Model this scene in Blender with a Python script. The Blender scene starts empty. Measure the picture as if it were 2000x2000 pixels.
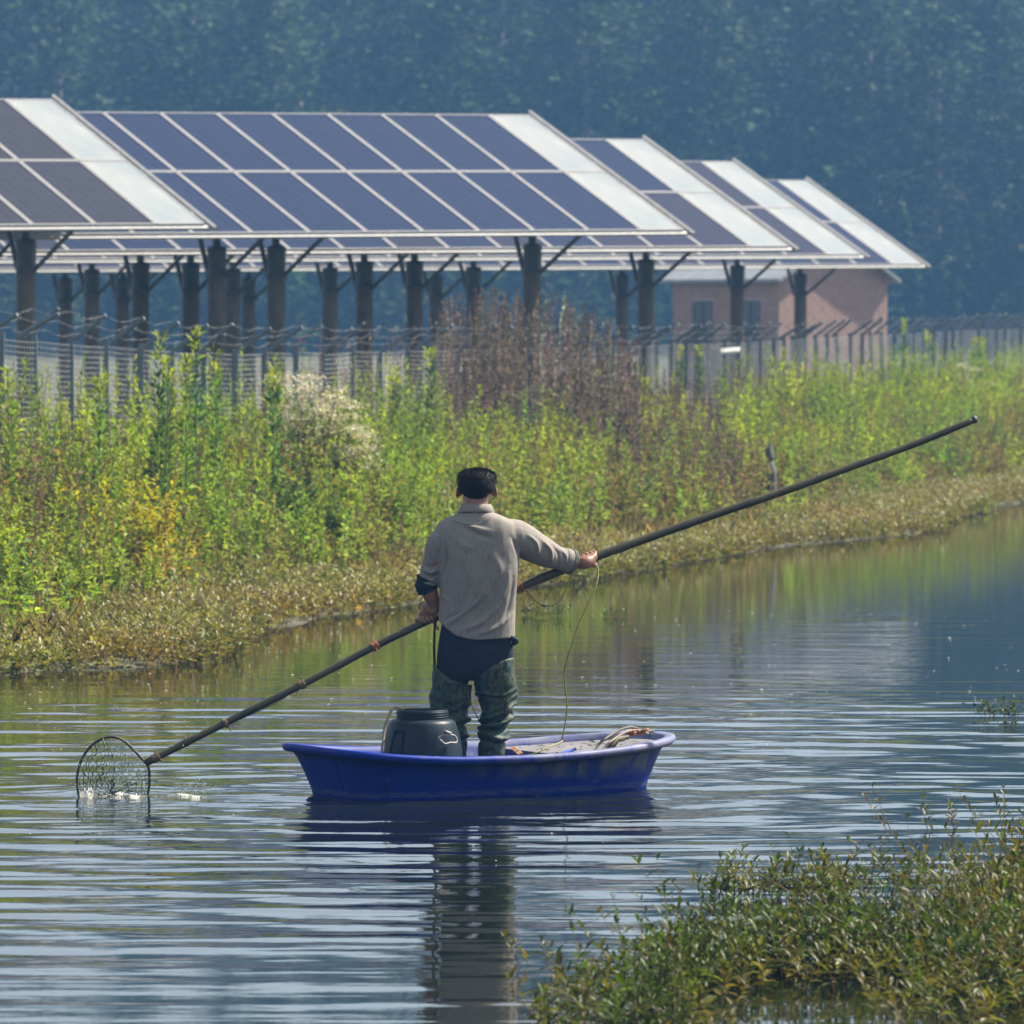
import bpy, bmesh, math, random
import numpy as np
from mathutils import Vector, Matrix, noise as mnoise

rnd = random.Random(7)
rng = np.random.default_rng(11)
SC = bpy.context.scene
COL = SC.collection
R = math.radians

# ------------------------------------------------------------------ camera
F = 13000.0            # focal length in pixels of the 2000 px photograph
CAM_H = 2.46           # camera height above the water
PITCH = math.atan(354.0 / F)
cam = bpy.data.cameras.new('camera')
cam.sensor_width = 36.0
cam.lens = 36.0 * F / 2000.0
cam.clip_start = 0.5
cam.clip_end = 3000.0
cam.dof.use_dof = True
cam.dof.focus_distance = 35.3
cam.dof.aperture_fstop = 8.0
cam_ob = bpy.data.objects.new('camera', cam)
COL.objects.link(cam_ob)
cam_ob.location = (0, 0, CAM_H)
cam_ob.rotation_euler = (math.pi / 2 - PITCH, 0, 0)
SC.camera = cam_ob

# ------------------------------------------------------------------ world, sun, exposure
SUN_AZ, SUN_EL = 65.0, 49.0     # degrees; azimuth clockwise from +Y (the view direction)
world = bpy.data.worlds.new('World')
SC.world = world
world.use_nodes = True
wn = world.node_tree
sky = wn.nodes.new('ShaderNodeTexSky')
sky.sky_type = 'NISHITA'
sky.sun_disc = False
sky.sun_elevation = R(SUN_EL)
sky.sun_rotation = R(SUN_AZ)
sky.air_density = 1.0
sky.dust_density = 1.2
sky.ozone_density = 1.0
hsv = wn.nodes.new('ShaderNodeHueSaturation')      # a humid, whitish sky all round
hsv.inputs['Saturation'].default_value = 0.5
wn.links.new(sky.outputs[0], hsv.inputs['Color'])
wn.links.new(hsv.outputs[0], wn.nodes['Background'].inputs[0])
wn.nodes['Background'].inputs[1].default_value = 0.082
sun = bpy.data.lights.new('sun', 'SUN')
sun.energy = 5.0
sun.angle = R(0.6)
sun.color = (1.0, 0.91, 0.76)
sun_ob = bpy.data.objects.new('sun', sun)
COL.objects.link(sun_ob)
_sd = Vector((math.sin(R(SUN_AZ)) * math.cos(R(SUN_EL)), math.cos(R(SUN_AZ)) * math.cos(R(SUN_EL)), math.sin(R(SUN_EL))))
sun_ob.rotation_euler = _sd.to_track_quat('Z', 'Y').to_euler()
sun_ob.location = (60, 40, 60)
vs = SC.view_settings
vs.view_transform = 'Standard'
vs.look = 'None'
vs.exposure = 1.28
vs.gamma = 1.0
vs.use_curve_mapping = False
SC.render.engine = 'CYCLES'
cy = SC.cycles
cy.use_denoising = True
cy.max_bounces = 7
cy.diffuse_bounces = 2
cy.glossy_bounces = 3
cy.transmission_bounces = 4
cy.transparent_max_bounces = 8
cy.volume_bounces = 0
cy.caustics_reflective = False
cy.caustics_refractive = False
cy.sample_clamp_indirect = 6.0

# ------------------------------------------------------------------ pixel helpers
_cp, _sp = math.cos(PITCH), math.sin(PITCH)
def ray(px, py):
    u = (px - 1000.0) / F
    v = -(py - 1000.0) / F
    return np.array([u, _cp + v * _sp, -_sp + v * _cp])
def at(px, py, Y):
    d = ray(px, py)
    return np.array([0, 0, CAM_H]) + d * (Y / d[1])
def on_water(px, py, z=0.0):
    d = ray(px, py)
    return np.array([0, 0, CAM_H]) + d * ((z - CAM_H) / d[2])

# ------------------------------------------------------------------ object helpers
def link(o, parent=None):
    COL.objects.link(o)
    if parent is not None:
        o.parent = parent
    return o
def tag(o, label=None, cat=None, group=None, kind=None):
    if label: o['label'] = label
    if cat: o['category'] = cat
    if group: o['group'] = group
    if kind: o['kind'] = kind
    return o
def empty(name, loc=(0, 0, 0), rz=0.0):
    o = bpy.data.objects.new(name, None)
    o.empty_display_size = 0.2
    o.location = loc
    o.rotation_euler = (0, 0, rz)
    return link(o)
def np_mesh(name, V, faces, cols=None, smooth=False):
    """V (n,3); faces: list of arrays (m,3) / (m,4)"""
    me = bpy.data.meshes.new(name)
    V = np.asarray(V, dtype=np.float32)
    me.vertices.add(len(V))
    me.vertices.foreach_set('co', V.ravel())
    loops, starts, totals, pos = [], [], [], 0
    for f in faces:
        f = np.asarray(f, dtype=np.int32)
        if len(f) == 0: continue
        k = f.shape[1]
        loops.append(f.ravel())
        starts.append(pos + np.arange(len(f)) * k)
        totals.append(np.full(len(f), k))
        pos += len(f) * k
    loops = np.concatenate(loops); starts = np.concatenate(starts); totals = np.concatenate(totals)
    me.loops.add(len(loops))
    me.loops.foreach_set('vertex_index', loops.astype(np.int32))
    me.polygons.add(len(starts))
    me.polygons.foreach_set('loop_start', starts.astype(np.int32))
    me.polygons.foreach_set('loop_total', totals.astype(np.int32))
    if smooth:
        me.polygons.foreach_set('use_smooth', np.ones(len(starts), dtype=bool))
    if cols is not None:
        a = me.color_attributes.new('Col', 'FLOAT_COLOR', 'POINT')
        c = np.ones((len(V), 4), dtype=np.float32); c[:, :3] = cols
        a.data.foreach_set('color', c.ravel())
    me.update(calc_edges=True)
    me.validate()
    return me
class MB:
    def __init__(self): self.v = []; self.f = []
    def add(self, vs_, fs_):
        o = len(self.v)
        self.v += [tuple(map(float, p)) for p in vs_]
        self.f += [tuple(i + o for i in q) for q in fs_]
        return self
    def box(self, lo, hi):
        x0, y0, z0 = lo; x1, y1, z1 = hi
        return self.add([(x0,y0,z0),(x1,y0,z0),(x1,y1,z0),(x0,y1,z0),(x0,y0,z1),(x1,y0,z1),(x1,y1,z1),(x0,y1,z1)],
                        [(0,3,2,1),(4,5,6,7),(0,1,5,4),(1,2,6,5),(2,3,7,6),(3,0,4,7)])
    def tube(self, pts, r, n=8, cap=True, ref=(0.13, 0.21, 1.0)):
        pts = [np.array(p, float) for p in pts]
        m = len(pts)
        if np.isscalar(r): r = [r] * m
        vs_, fs_ = [], []
        ref = np.array(ref, float)
        for i, p in enumerate(pts):
            t = pts[min(i+1, m-1)] - pts[max(i-1, 0)]
            t /= (np.linalg.norm(t) + 1e-9)
            a = np.cross(t, ref)
            if np.linalg.norm(a) < 1e-3: a = np.cross(t, (1, 0, 0))
            a /= np.linalg.norm(a); b = np.cross(t, a)
            for k in range(n):
                th = 2 * math.pi * k / n
                vs_.append(p + (a * math.cos(th) + b * math.sin(th)) * r[i])
        for i in range(m - 1):
            for k in range(n):
                k2 = (k + 1) % n
                fs_.append((i*n+k, i*n+k2, (i+1)*n+k2, (i+1)*n+k))
        if cap:
            fs_.append(tuple(range(n))[::-1]); fs_.append(tuple((m-1)*n + k for k in range(n)))
        return self.add(vs_, fs_)
    def lathe(self, prof, n=32, c=(0, 0)):
        vs_, fs_ = [], []
        for (r_, z_) in prof:
            for k in range(n):
                th = 2 * math.pi * k / n
                vs_.append((c[0] + r_ * math.cos(th), c[1] + r_ * math.sin(th), z_))
        for i in range(len(prof) - 1):
            for k in range(n):
                k2 = (k + 1) % n
                fs_.append((i*n+k, i*n+k2, (i+1)*n+k2, (i+1)*n+k))
        return self.add(vs_, fs_)
    def mesh(self, name, smooth=False):
        me = bpy.data.meshes.new(name)
        me.from_pydata(self.v, [], self.f)
        if smooth:
            me.polygons.foreach_set('use_smooth', np.ones(len(me.polygons), dtype=bool))
        me.update()
        return me
    def build(self, name, mat, parent=None, smooth=False):
        me = self.mesh(name, smooth)
        me.materials.append(mat)
        return link(bpy.data.objects.new(name, me), parent)
def mesh_ob(name, me, mat=None, parent=None):
    if mat is not None and len(me.materials) == 0: me.materials.append(mat)
    return link(bpy.data.objects.new(name, me), parent)
def catmull(pts, sub=6):
    P = [np.array(p, float) for p in pts]
    P = [2 * P[0] - P[1]] + P + [2 * P[-1] - P[-2]]
    out = []
    for i in range(1, len(P) - 2):
        p0, p1, p2, p3 = P[i-1], P[i], P[i+1], P[i+2]
        for s in range(sub):
            t = s / sub
            out.append(0.5 * ((2*p1) + (-p0+p2)*t + (2*p0-5*p1+4*p2-p3)*t*t + (-p0+3*p1-3*p2+p3)*t**3))
    out.append(P[-2])
    return out

# ------------------------------------------------------------------ materials
def new_mat(name):
    m = bpy.data.materials.new(name); m.use_nodes = True
    nt = m.node_tree
    return m, nt, nt.nodes['Principled BSDF'], nt.nodes['Material Output']
def N(nt, t, **kw):
    n = nt.nodes.new(t)
    for k, v in kw.items(): setattr(n, k, v)
    return n
def setin(n, **kw):
    for k, v in kw.items(): n.inputs[k.replace('_', ' ')].default_value = v
def coords(nt, scale=(1, 1, 1), kind='Object'):
    tc = N(nt, 'ShaderNodeTexCoord'); mp = N(nt, 'ShaderNodeMapping')
    mp.inputs['Scale'].default_value = scale
    nt.links.new(tc.outputs[kind], mp.inputs['Vector'])
    return mp.outputs['Vector']
def ramp2(nt, fac, c0, c1, p0=0.35, p1=0.65):
    r = N(nt, 'ShaderNodeValToRGB')
    r.color_ramp.elements[0].position = p0; r.color_ramp.elements[1].position = p1
    r.color_ramp.elements[0].color = (*c0, 1); r.color_ramp.elements[1].color = (*c1, 1)
    nt.links.new(fac, r.inputs['Fac'])
    return r.outputs['Color']
def noise_tex(nt, vec, scale=5, detail=4, rough=0.55):
    n = N(nt, 'ShaderNodeTexNoise')
    n.inputs['Scale'].default_value = scale; n.inputs['Detail'].default_value = detail
    n.inputs['Roughness'].default_value = rough
    nt.links.new(vec, n.inputs['Vector'])
    return n.outputs['Fac']
def bump(nt, h, strength=0.3, dist=0.01, normal=None):
    b = N(nt, 'ShaderNodeBump'); b.inputs['Strength'].default_value = strength; b.inputs['Distance'].default_value = dist
    nt.links.new(h, b.inputs['Height'])
    if normal is not None: nt.links.new(normal, b.inputs['Normal'])
    return b.outputs['Normal']
def two_tone(name, c0, c1, scale=6, vscale=(1, 1, 1), rough=0.6, bmp=0.0, bdist=0.004, spec=0.4, metal=0.0, p0=0.3, p1=0.7, detail=5):
    m, nt, b, o = new_mat(name)
    v = coords(nt, vscale)
    f = noise_tex(nt, v, scale, detail)
    nt.links.new(ramp2(nt, f, c0, c1, p0, p1), b.inputs['Base Color'])
    b.inputs['Roughness'].default_value = rough
    b.inputs['Specular IOR Level'].default_value = spec
    b.inputs['Metallic'].default_value = metal
    if bmp:
        f2 = noise_tex(nt, v, scale * 4, 6)
        nt.links.new(bump(nt, f2, bmp, bdist), b.inputs['Normal'])
    return m
def leaf_mat(name, trans=0.35, rough=0.45, spec=0.4, tr_tint=(1.25, 1.2, 0.6)):
    m, nt, b, o = new_mat(name)
    a = N(nt, 'ShaderNodeVertexColor'); a.layer_name = 'Col'
    nt.links.new(a.outputs['Color'], b.inputs['Base Color'])
    b.inputs['Roughness'].default_value = rough
    b.inputs['Specular IOR Level'].default_value = spec
    t = N(nt, 'ShaderNodeBsdfTranslucent')
    mul = N(nt, 'ShaderNodeVectorMath', operation='MULTIPLY')
    mul.inputs[1].default_value = tr_tint
    nt.links.new(a.outputs['Color'], mul.inputs[0])
    nt.links.new(mul.outputs[0], t.inputs['Color'])
    mx = N(nt, 'ShaderNodeMixShader'); mx.inputs[0].default_value = trans
    nt.links.new(b.outputs[0], mx.inputs[1]); nt.links.new(t.outputs[0], mx.inputs[2])
    nt.links.new(mx.outputs[0], o.inputs['Surface'])
    return m

M = {}
M['concrete'] = two_tone('pile_concrete', (0.085, 0.075, 0.065), (0.16, 0.14, 0.12), 7, (1, 1, .35), .85, .4, .01)
M['steel'] = two_tone('galvanised_steel', (0.30, 0.31, 0.32), (0.42, 0.42, 0.42), 14, (1, 1, 1), .5, 0, spec=.5)
M['dark_steel'] = two_tone('painted_steel', (0.05, 0.07, 0.08), (0.10, 0.11, 0.12), 10, (1, 1, 1), .55, 0)
M['alu'] = two_tone('aluminium_frame', (0.29, 0.285, 0.28), (0.38, 0.375, 0.37), 9, (1, 1, 1), .5, 0, spec=.6)
M['white_panel'] = two_tone('blank_panel', (0.18, 0.215, 0.235), (0.30, 0.305, 0.29), 1.6, (1, .5, 1), .35, 0, spec=.5)
def cell_mat(name, c0, c1):
    m, nt, b, o = new_mat(name)
    v = coords(nt, (1, 1, 1))
    br = N(nt, 'ShaderNodeTexBrick'); br.offset = 0.0; br.squash = 1.0
    br.inputs['Scale'].default_value = 1.0
    br.inputs['Mortar Size'].default_value = 0.0035
    br.inputs['Mortar Smooth'].default_value = 0.2
    br.inputs['Brick Width'].default_value = 0.158
    br.inputs['Row Height'].default_value = 0.158
    br.inputs['Color1'].default_value = (*c0, 1); br.inputs['Color2'].default_value = (*c1, 1)
    br.inputs['Mortar'].default_value = (0.055, 0.065, 0.105, 1)
    nt.links.new(v, br.inputs['Vector'])
    nt.links.new(br.outputs['Color'], b.inputs['Base Color'])
    b.inputs['Roughness'].default_value = 0.30
    b.inputs['Specular IOR Level'].default_value = 0.14
    return m
M['cells_blue'] = cell_mat('solar_cells_blue', (0.006, 0.014, 0.046), (0.009, 0.018, 0.054))
M['cells_grey'] = cell_mat('solar_cells_grey', (0.020, 0.021, 0.030), (0.025, 0.026, 0.036))
M['cells_violet'] = cell_mat('solar_cells_violet', (0.017, 0.019, 0.040), (0.022, 0.024, 0.047))
M['wire'] = two_tone('fence_wire', (0.38, 0.39, 0.40), (0.50, 0.49, 0.48), 20, rough=.55, spec=.4)
M['barb'] = two_tone('barbed_wire', (0.10, 0.11, 0.12), (0.18, 0.18, 0.18), 30, rough=.55)
M['post'] = two_tone('fence_post', (0.07, 0.10, 0.12), (0.13, 0.16, 0.18), 8, rough=.6)
M['brick'] = two_tone('hut_brick', (0.31, 0.19, 0.155), (0.40, 0.26, 0.22), 5, rough=.85)
M['mortar'] = two_tone('hut_mortar', (0.36, 0.31, 0.28), (0.44, 0.38, 0.35), 9, rough=.9)
M['roof'] = two_tone('hut_roof', (0.20, 0.22, 0.24), (0.30, 0.31, 0.33), 4, rough=.8)
M['glass_dark'] = two_tone('window_glass', (0.03, 0.04, 0.05), (0.05, 0.06, 0.08), 3, rough=.1, spec=.6)
M['leaf'] = leaf_mat('weed_leaf', .5, .5, .3)
M['leaf_wet'] = leaf_mat('waterweed_leaf', .35, .42, .35)
M['leaf_fg'] = leaf_mat('foreground_leaf', .42, .45, .28)
M['leaf_dry'] = leaf_mat('dry_leaf', .25, .75, .15, (1.1, 1.0, .8))
M['leaf_tree'] = leaf_mat('poplar_leaf', .22, .7, .08)
M['bark'] = two_tone('poplar_bark', (0.11, 0.10, 0.085), (0.20, 0.19, 0.165), 3, (3, 3, .6), .9, .4, .02)

# ------------------------------------------------------------------ terrain
SHORE_PX = [(-60,1316),(0,1312),(150,1306),(300,1303),(392,1292),(405,1268),(480,1240),(600,1212),(700,1196),(840,1172),(1000,1150),
            (1130,1128),(1300,1104),(1400,1086),(1500,1068),(1640,1056),(1800,1040),(1840,1015),(1930,990),(2060,972)]
shore = [on_water(x, y)[:2] for x, y in SHORE_PX]
shore = [np.array((-330., 38.)), np.array((-60., 43.)), np.array((-12., 46.))] + shore + [np.array((14., 116.)), np.array((40., 150.)), np.array((330., 210.))]
shore = np.array(shore)
FENCE_PX = [(-1100, 50), (-300, 61), (0, 66), (430, 74), (1040, 88), (1600, 114), (2000, 140), (2200, 158)]
fence_line = [np.array(((x - 1000) / F * z, z)) for x, z in FENCE_PX]
fence_line = np.array(fence_line)
fence_ext = np.array([(-330., 40.), (-60., 52.)] + [tuple(p) for p in fence_line] + [(60., 260.), (330., 560.)])
def poly_dist(P, line):
    """signed distance: positive on the left-hand / far side of a polyline running left to right"""
    P = np.asarray(P, float)
    best = np.full(len(P), 1e9); sign = np.ones(len(P))
    for a, b in zip(line[:-1], line[1:]):
        ab = b - a; L2 = ab @ ab
        t = np.clip(((P - a) @ ab) / L2, 0, 1)
        q = a + t[:, None] * ab
        d = np.linalg.norm(P - q, axis=1)
        cr = ab[0] * (P[:, 1] - a[1]) - ab[1] * (P[:, 0] - a[0])
        m = d < best - 1e-9
        best = np.where(m, d, best); sign = np.where(m, np.sign(cr + 1e-12), sign)
    return best * sign
def sstep(x): x = np.clip(x, 0, 1); return x * x * (3 - 2 * x)
def ground_z(P):
    P = np.asarray(P, float)
    ds = poly_dist(P, shore); df = poly_dist(P, fence_ext)
    t = np.where(ds > 0, ds / (ds + np.maximum(-df, 0) + 1e-6), 0)
    z = np.where(ds > 0, 0.03 + 0.85 * sstep((t - 0.12) / 0.8), np.maximum(-0.9, -0.02 + ds * 0.25))
    z = z + 34.0 * sstep((P[:, 1] - 345) / 150.0)      # wooded hillside behind the arrays
    near = sstep((16 - P[:, 1]) / 6.0)            # the bank the photographer stands on
    z = z * (1 - near) + 0.7 * near
    return z
def axis_vals(lo, hi, flo, fhi, fine, coarse):
    a = list(np.arange(flo, fhi, fine))
    x, s = flo, fine
    left = []
    while x > lo:
        s = min(s * 1.35, coarse); x -= s; left.append(max(x, lo))
    x, s = a[-1], fine; right = []
    while x < hi:
        s = min(s * 1.35, coarse); x += s; right.append(min(x, hi))
    return np.array(left[::-1] + a + right)
gx = axis_vals(-320, 320, -14, 22, 0.45, 30)
gy = axis_vals(-50, 560, 44, 160, 0.6, 30)
GX, GY = np.meshgrid(gx, gy)
GP = np.stack([GX.ravel(), GY.ravel()], 1)
GZ = ground_z(GP)
land = GZ > 0.1
GZ = GZ + np.where(land, 0.05 * np.array([mnoise.noise((p[0]*.8, p[1]*.8, 0)) for p in GP]), 0)
nx, ny = len(gx), len(gy)
ii = (np.arange(ny-1)[:, None] * nx + np.arange(nx-1)[None, :]).ravel()
me = np_mesh('ground', np.column_stack([GP, GZ]), [np.stack([ii, ii+1, ii+nx+1, ii+nx], 1)], smooth=True)
gm, nt, b, o = new_mat('muddy_earth')
v = coords(nt)
f1 = noise_tex(nt, v, 0.9, 6); 
nt.links.new(ramp2(nt, f1, (0.055, 0.048, 0.03), (0.10, 0.105, 0.045)), b.inputs['Base Color'])
b.inputs['Roughness'].default_value = 0.95
nt.links.new(bump(nt, noise_tex(nt, v, 9, 6), .6, .05), b.inputs['Normal'])
tag(mesh_ob('ground', me, gm), kind='structure')

# ------------------------------------------------------------------ water
wm, nt, b, o = new_mat('pond_water')
tc = N(nt, 'ShaderNodeTexCoord')
def vmath(op, a, bval=None, link_b=None):
    n = N(nt, 'ShaderNodeVectorMath', operation=op)
    nt.links.new(a, n.inputs[0])
    if bval is not None: n.inputs[1].default_value = bval
    if link_b is not None: nt.links.new(link_b, n.inputs[1])
    return n
def fmath(op, a, b_=None, c_=None):
    n = N(nt, 'ShaderNodeMath', operation=op)
    for i, q in enumerate((a, b_, c_)):
        if q is None: continue
        if isinstance(q, (int, float)): n.inputs[i].default_value = q
        else: nt.links.new(q, n.inputs[i])
    return n.outputs[0]
def maprange(val, a, b_, c, d, smooth=True):
    n = N(nt, 'ShaderNodeMapRange'); n.clamp = True
    if smooth: n.interpolation_type = 'SMOOTHSTEP'
    nt.links.new(val, n.inputs['Value'])
    for k, q in zip(('From Min', 'From Max', 'To Min', 'To Max'), (a, b_, c, d)): n.inputs[k].default_value = q
    return n.outputs['Result']
P = tc.outputs['Object']
def streak(sx, sy, amp, loc=0.0, detail=2):
    mp = N(nt, 'ShaderNodeMapping'); mp.inputs['Scale'].default_value = (sx, sy, 1); mp.inputs['Location'].default_value = (loc, loc * 1.7, loc)
    nt.links.new(P, mp.inputs['Vector'])
    return fmath('MULTIPLY', fmath('SUBTRACT', noise_tex(nt, mp.outputs[0], 1.0, detail, .5), .5), amp)
hs = fmath('ADD', streak(5.0, 12.0, .0006, 1.0, 2), streak(.7, 2.6, .0012, 21.0, 2))
# chop close to the hull and the net
dn = vmath('LENGTH', vmath('SUBTRACT', P, (-1.9, 34.9, 0)).outputs[0]).outputs['Value']
db = vmath('LENGTH', vmath('SUBTRACT', P, (0.0, 34.6, 0)).outputs[0]).outputs['Value']
chop = fmath('MULTIPLY', streak(3.2, 7.5, .006, 7.0, 3), fmath('MAXIMUM', maprange(dn, .2, 1.3, 1.0, 0.0), maprange(db, .5, 2.4, .8, 0.05)))
hs = fmath('ADD', hs, chop)
bn = N(nt, 'ShaderNodeBump'); bn.inputs['Strength'].default_value = 1.0; bn.inputs['Distance'].default_value = 1.0
nt.links.new(hs, bn.inputs['Height'])
nt.links.new(bn.outputs[0], b.inputs['Normal'])
b.inputs['Base Color'].default_value = (0.007, 0.010, 0.007, 1)
b.inputs['Roughness'].default_value = 0.03
b.inputs['IOR'].default_value = 1.333
def perlin(x, y, seed):
    r_ = np.random.default_rng(seed); g = r_.uniform(0, 2 * np.pi, (256, 256))
    xi, yi = np.floor(x).astype(int), np.floor(y).astype(int); xf, yf = x - xi, y - yi
    def dot(ix, iy, dx, dy): a = g[ix % 256, iy % 256]; return np.cos(a) * dx + np.sin(a) * dy
    u = xf ** 3 * (xf * (xf * 6 - 15) + 10); w = yf ** 3 * (yf * (yf * 6 - 15) + 10)
    a = dot(xi, yi, xf, yf) * (1 - u) + dot(xi + 1, yi, xf - 1, yf) * u
    b_ = dot(xi, yi + 1, xf, yf - 1) * (1 - u) + dot(xi + 1, yi + 1, xf - 1, yf - 1) * u
    return a * (1 - w) + b_ * w
def wave_height(X, Y):
    zone = sstep((Y - 23.5) / 7.0) * .75 + .25
    zone = zone * (1 - .90 * sstep((Y - 41.0) / 8.0))
    def ring(cx, cy_, lam, a0, a1, r1, wob, seed):
        r = np.hypot(X - cx, Y - cy_) + wob * perlin(X * .22, Y * .4, seed)
        r = r + .35 * lam * perlin(X * .5, Y * 1.1, seed + 5)
        sn = (.5 + .5 * np.sin(2 * np.pi * r / lam)) ** 1.7
        am = .25 + .75 * sstep((perlin(X * .16, Y * .55, seed + 9) + .35) / .7)
        return (a0 + (a1 - a0) * sstep(r / r1)) * am * sn
    h = ring(-.25, 35.45, .72, .0085, .0042, 9.0, .9, 3) + ring(-2.15, 35.1, .40, .0028, .0006, 5.0, .5, 21)
    h += ring(5.0, 55.0, 1.15, .0065, .0050, 30.0, 1.4, 37) + ring(-9.0, 20.0, .55, .0030, .0022, 30.0, .8, 51)
    h += .0080 * perlin(X * .30, Y * 1.5, 61) + .0046 * perlin(X * .8, Y * 3.6, 77) + .0026 * perlin(X * 1.6, Y * 7.5, 83) + .0007 * perlin(X * 4.0, Y * 14.0, 91)
    rb = np.hypot((X + .15) * .75, Y - 35.5)
    h += .0022 * np.exp(-rb / 2.2) * np.sin(2 * np.pi * rb / .26 + 2.0 * perlin(X * .9, Y * .9, 97))
    rn = np.hypot(X + 2.15, Y - 35.08)
    h += .0030 * np.exp(-rn / .9) * np.sin(2 * np.pi * rn / .19 + 2.0 * perlin(X * 1.3, Y * 1.3, 101))
    return h * zone
wx_ = axis_vals(-320, 320, -6.0, 6.0, .085, 40)
wy_ = axis_vals(8, 560, 22.5, 56.0, .036, 40)
WX, WY = np.meshgrid(wx_, wy_)
WZ = wave_height(WX.ravel(), WY.ravel())
fadeq = sstep((9.0 - np.abs(WX.ravel())) / 3.0) * sstep((64 - WY.ravel()) / 7.0) * sstep((WY.ravel() - 19.0) / 3.0)
nxw, nyw = len(wx_), len(wy_)
iw = (np.arange(nyw-1)[:, None] * nxw + np.arange(nxw-1)[None, :]).ravel()
wme = np_mesh('pond_water', np.column_stack([WX.ravel(), WY.ravel(), WZ * fadeq - .004]), [np.stack([iw, iw+1, iw+nxw+1, iw+nxw], 1)], smooth=True)
tag(mesh_ob('pond_water', wme, wm), kind='structure')
#PART2
# ------------------------------------------------------------------ leaf and plant generators (numpy)
def unit(a): return a / (np.linalg.norm(a, axis=-1, keepdims=True) + 1e-9)
def leaves(base, dirv, length, width, cols, droop=0.25, fold=0.25, rs=rng):
    """diamond leaves folded along the midrib: 4 vertices, 2 triangles each"""
    n = len(base)
    d = unit(dirv)
    side = np.cross(d, np.array([0, 0, 1.0]) + rs.normal(0, .35, (n, 3)))
    side = unit(side)
    up = np.cross(side, d)
    L = length[:, None]; W = width[:, None]
    mid = base + d * L * .45
    a = mid + side * W * .5 + up * W * fold
    c = mid - side * W * .5 + up * W * fold
    tip = base + d * L + np.array([0, 0, -1.0]) * L * droop
    V = np.stack([base, a, tip, c], 1).reshape(-1, 3)
    k = np.arange(n)[:, None] * 4
    T = np.concatenate([k + np.array([0, 1, 2]), k + np.array([0, 2, 3])])
    return V, T, np.repeat(cols, 4, axis=0)
def stems(base, top, r, cols):
    n = len(base)
    ang = np.array([0, 2.1, 4.2])
    ring_ = np.stack([np.cos(ang), np.sin(ang), 0 * ang], 1)
    V = np.concatenate([base[:, None] + ring_[None] * r[:, None, None], top[:, None] + ring_[None] * r[:, None, None] * .35], 1).reshape(-1, 3)
    k = np.arange(n)[:, None] * 6
    T = np.concatenate([k + np.array(q) for q in ((0,1,4),(0,4,3),(1,2,5),(1,5,4),(2,0,3),(2,3,5))])
    return V, T, np.repeat(cols, 6, axis=0)
def join(parts):
    Vs, Ts, Cs, o = [], [], [], 0
    for V, T, C in parts:
        Vs.append(V); Ts.append(T + o); Cs.append(C); o += len(V)
    return np.concatenate(Vs), np.concatenate(Ts), np.concatenate(Cs)
def jitter(col, n, s=.25, rs=rng):
    c = np.array(col)[None] * np.exp(rs.normal(0, s, (n, 1))) * np.exp(rs.normal(0, s * .35, (n, 3)))
    return np.clip(c, .004, .9)
def weeds(base, H, k, L, W, plant_cols, stem_cols, t0=.15, el=(.1, .9), lean=.12, tip_boost=0.0, tip_col=None, taper=.45, droop=.25, sr=.006, rs=rng, cluster=1.0):
    """upright leafy weeds: stem + k leaves spiralling from t0 to the tip"""
    n = len(base)
    ln = np.column_stack([rs.normal(0, lean, n), rs.normal(0, lean, n), np.ones(n)]) * H[:, None]
    top = base + ln
    parts = [stems(base, top, np.full(n, sr), stem_cols)]
    t = t0 + (1 - t0) * rs.random((n, k)) ** cluster
    bend = (t ** 1.3)[..., None]
    pos = base[:, None] + np.concatenate([ln[:, None, :2] * bend, (ln[:, None, 2:] * t[..., None])], 2)
    az = rs.random((n, k)) * 2 * np.pi
    e = el[0] + (el[1] - el[0]) * np.clip(t + rs.normal(0, .2, (n, k)), 0, 1.2)
    d = np.stack([np.cos(az) * np.cos(e), np.sin(az) * np.cos(e), np.sin(e)], 2)
    LL = L * (1 - taper * t) * np.exp(rs.normal(0, .2, (n, k)))
    c = np.repeat(plant_cols[:, None], k, 1) * np.exp(rs.normal(0, .16, (n, k, 1)))
    if tip_col is not None:
        m = (t > .78)[..., None]
        c = np.where(m, c * (1 - tip_boost) + np.array(tip_col) * tip_boost, c)
    V = leaves(pos.reshape(-1, 3), d.reshape(-1, 3), LL.ravel(), (LL * W / L).ravel(), c.reshape(-1, 3), droop, rs=rs)
    parts.append(V)
    return join(parts)
def stuff_ob(name, parts, mat, label, cat, kind='stuff', parent=None):
    V, T, C = join(parts) if isinstance(parts, list) else parts
    me = np_mesh(name, V, [T], C)
    o = mesh_ob(name, me, mat, parent)
    if kind: tag(o, label, cat, kind=kind)
    return o

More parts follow.
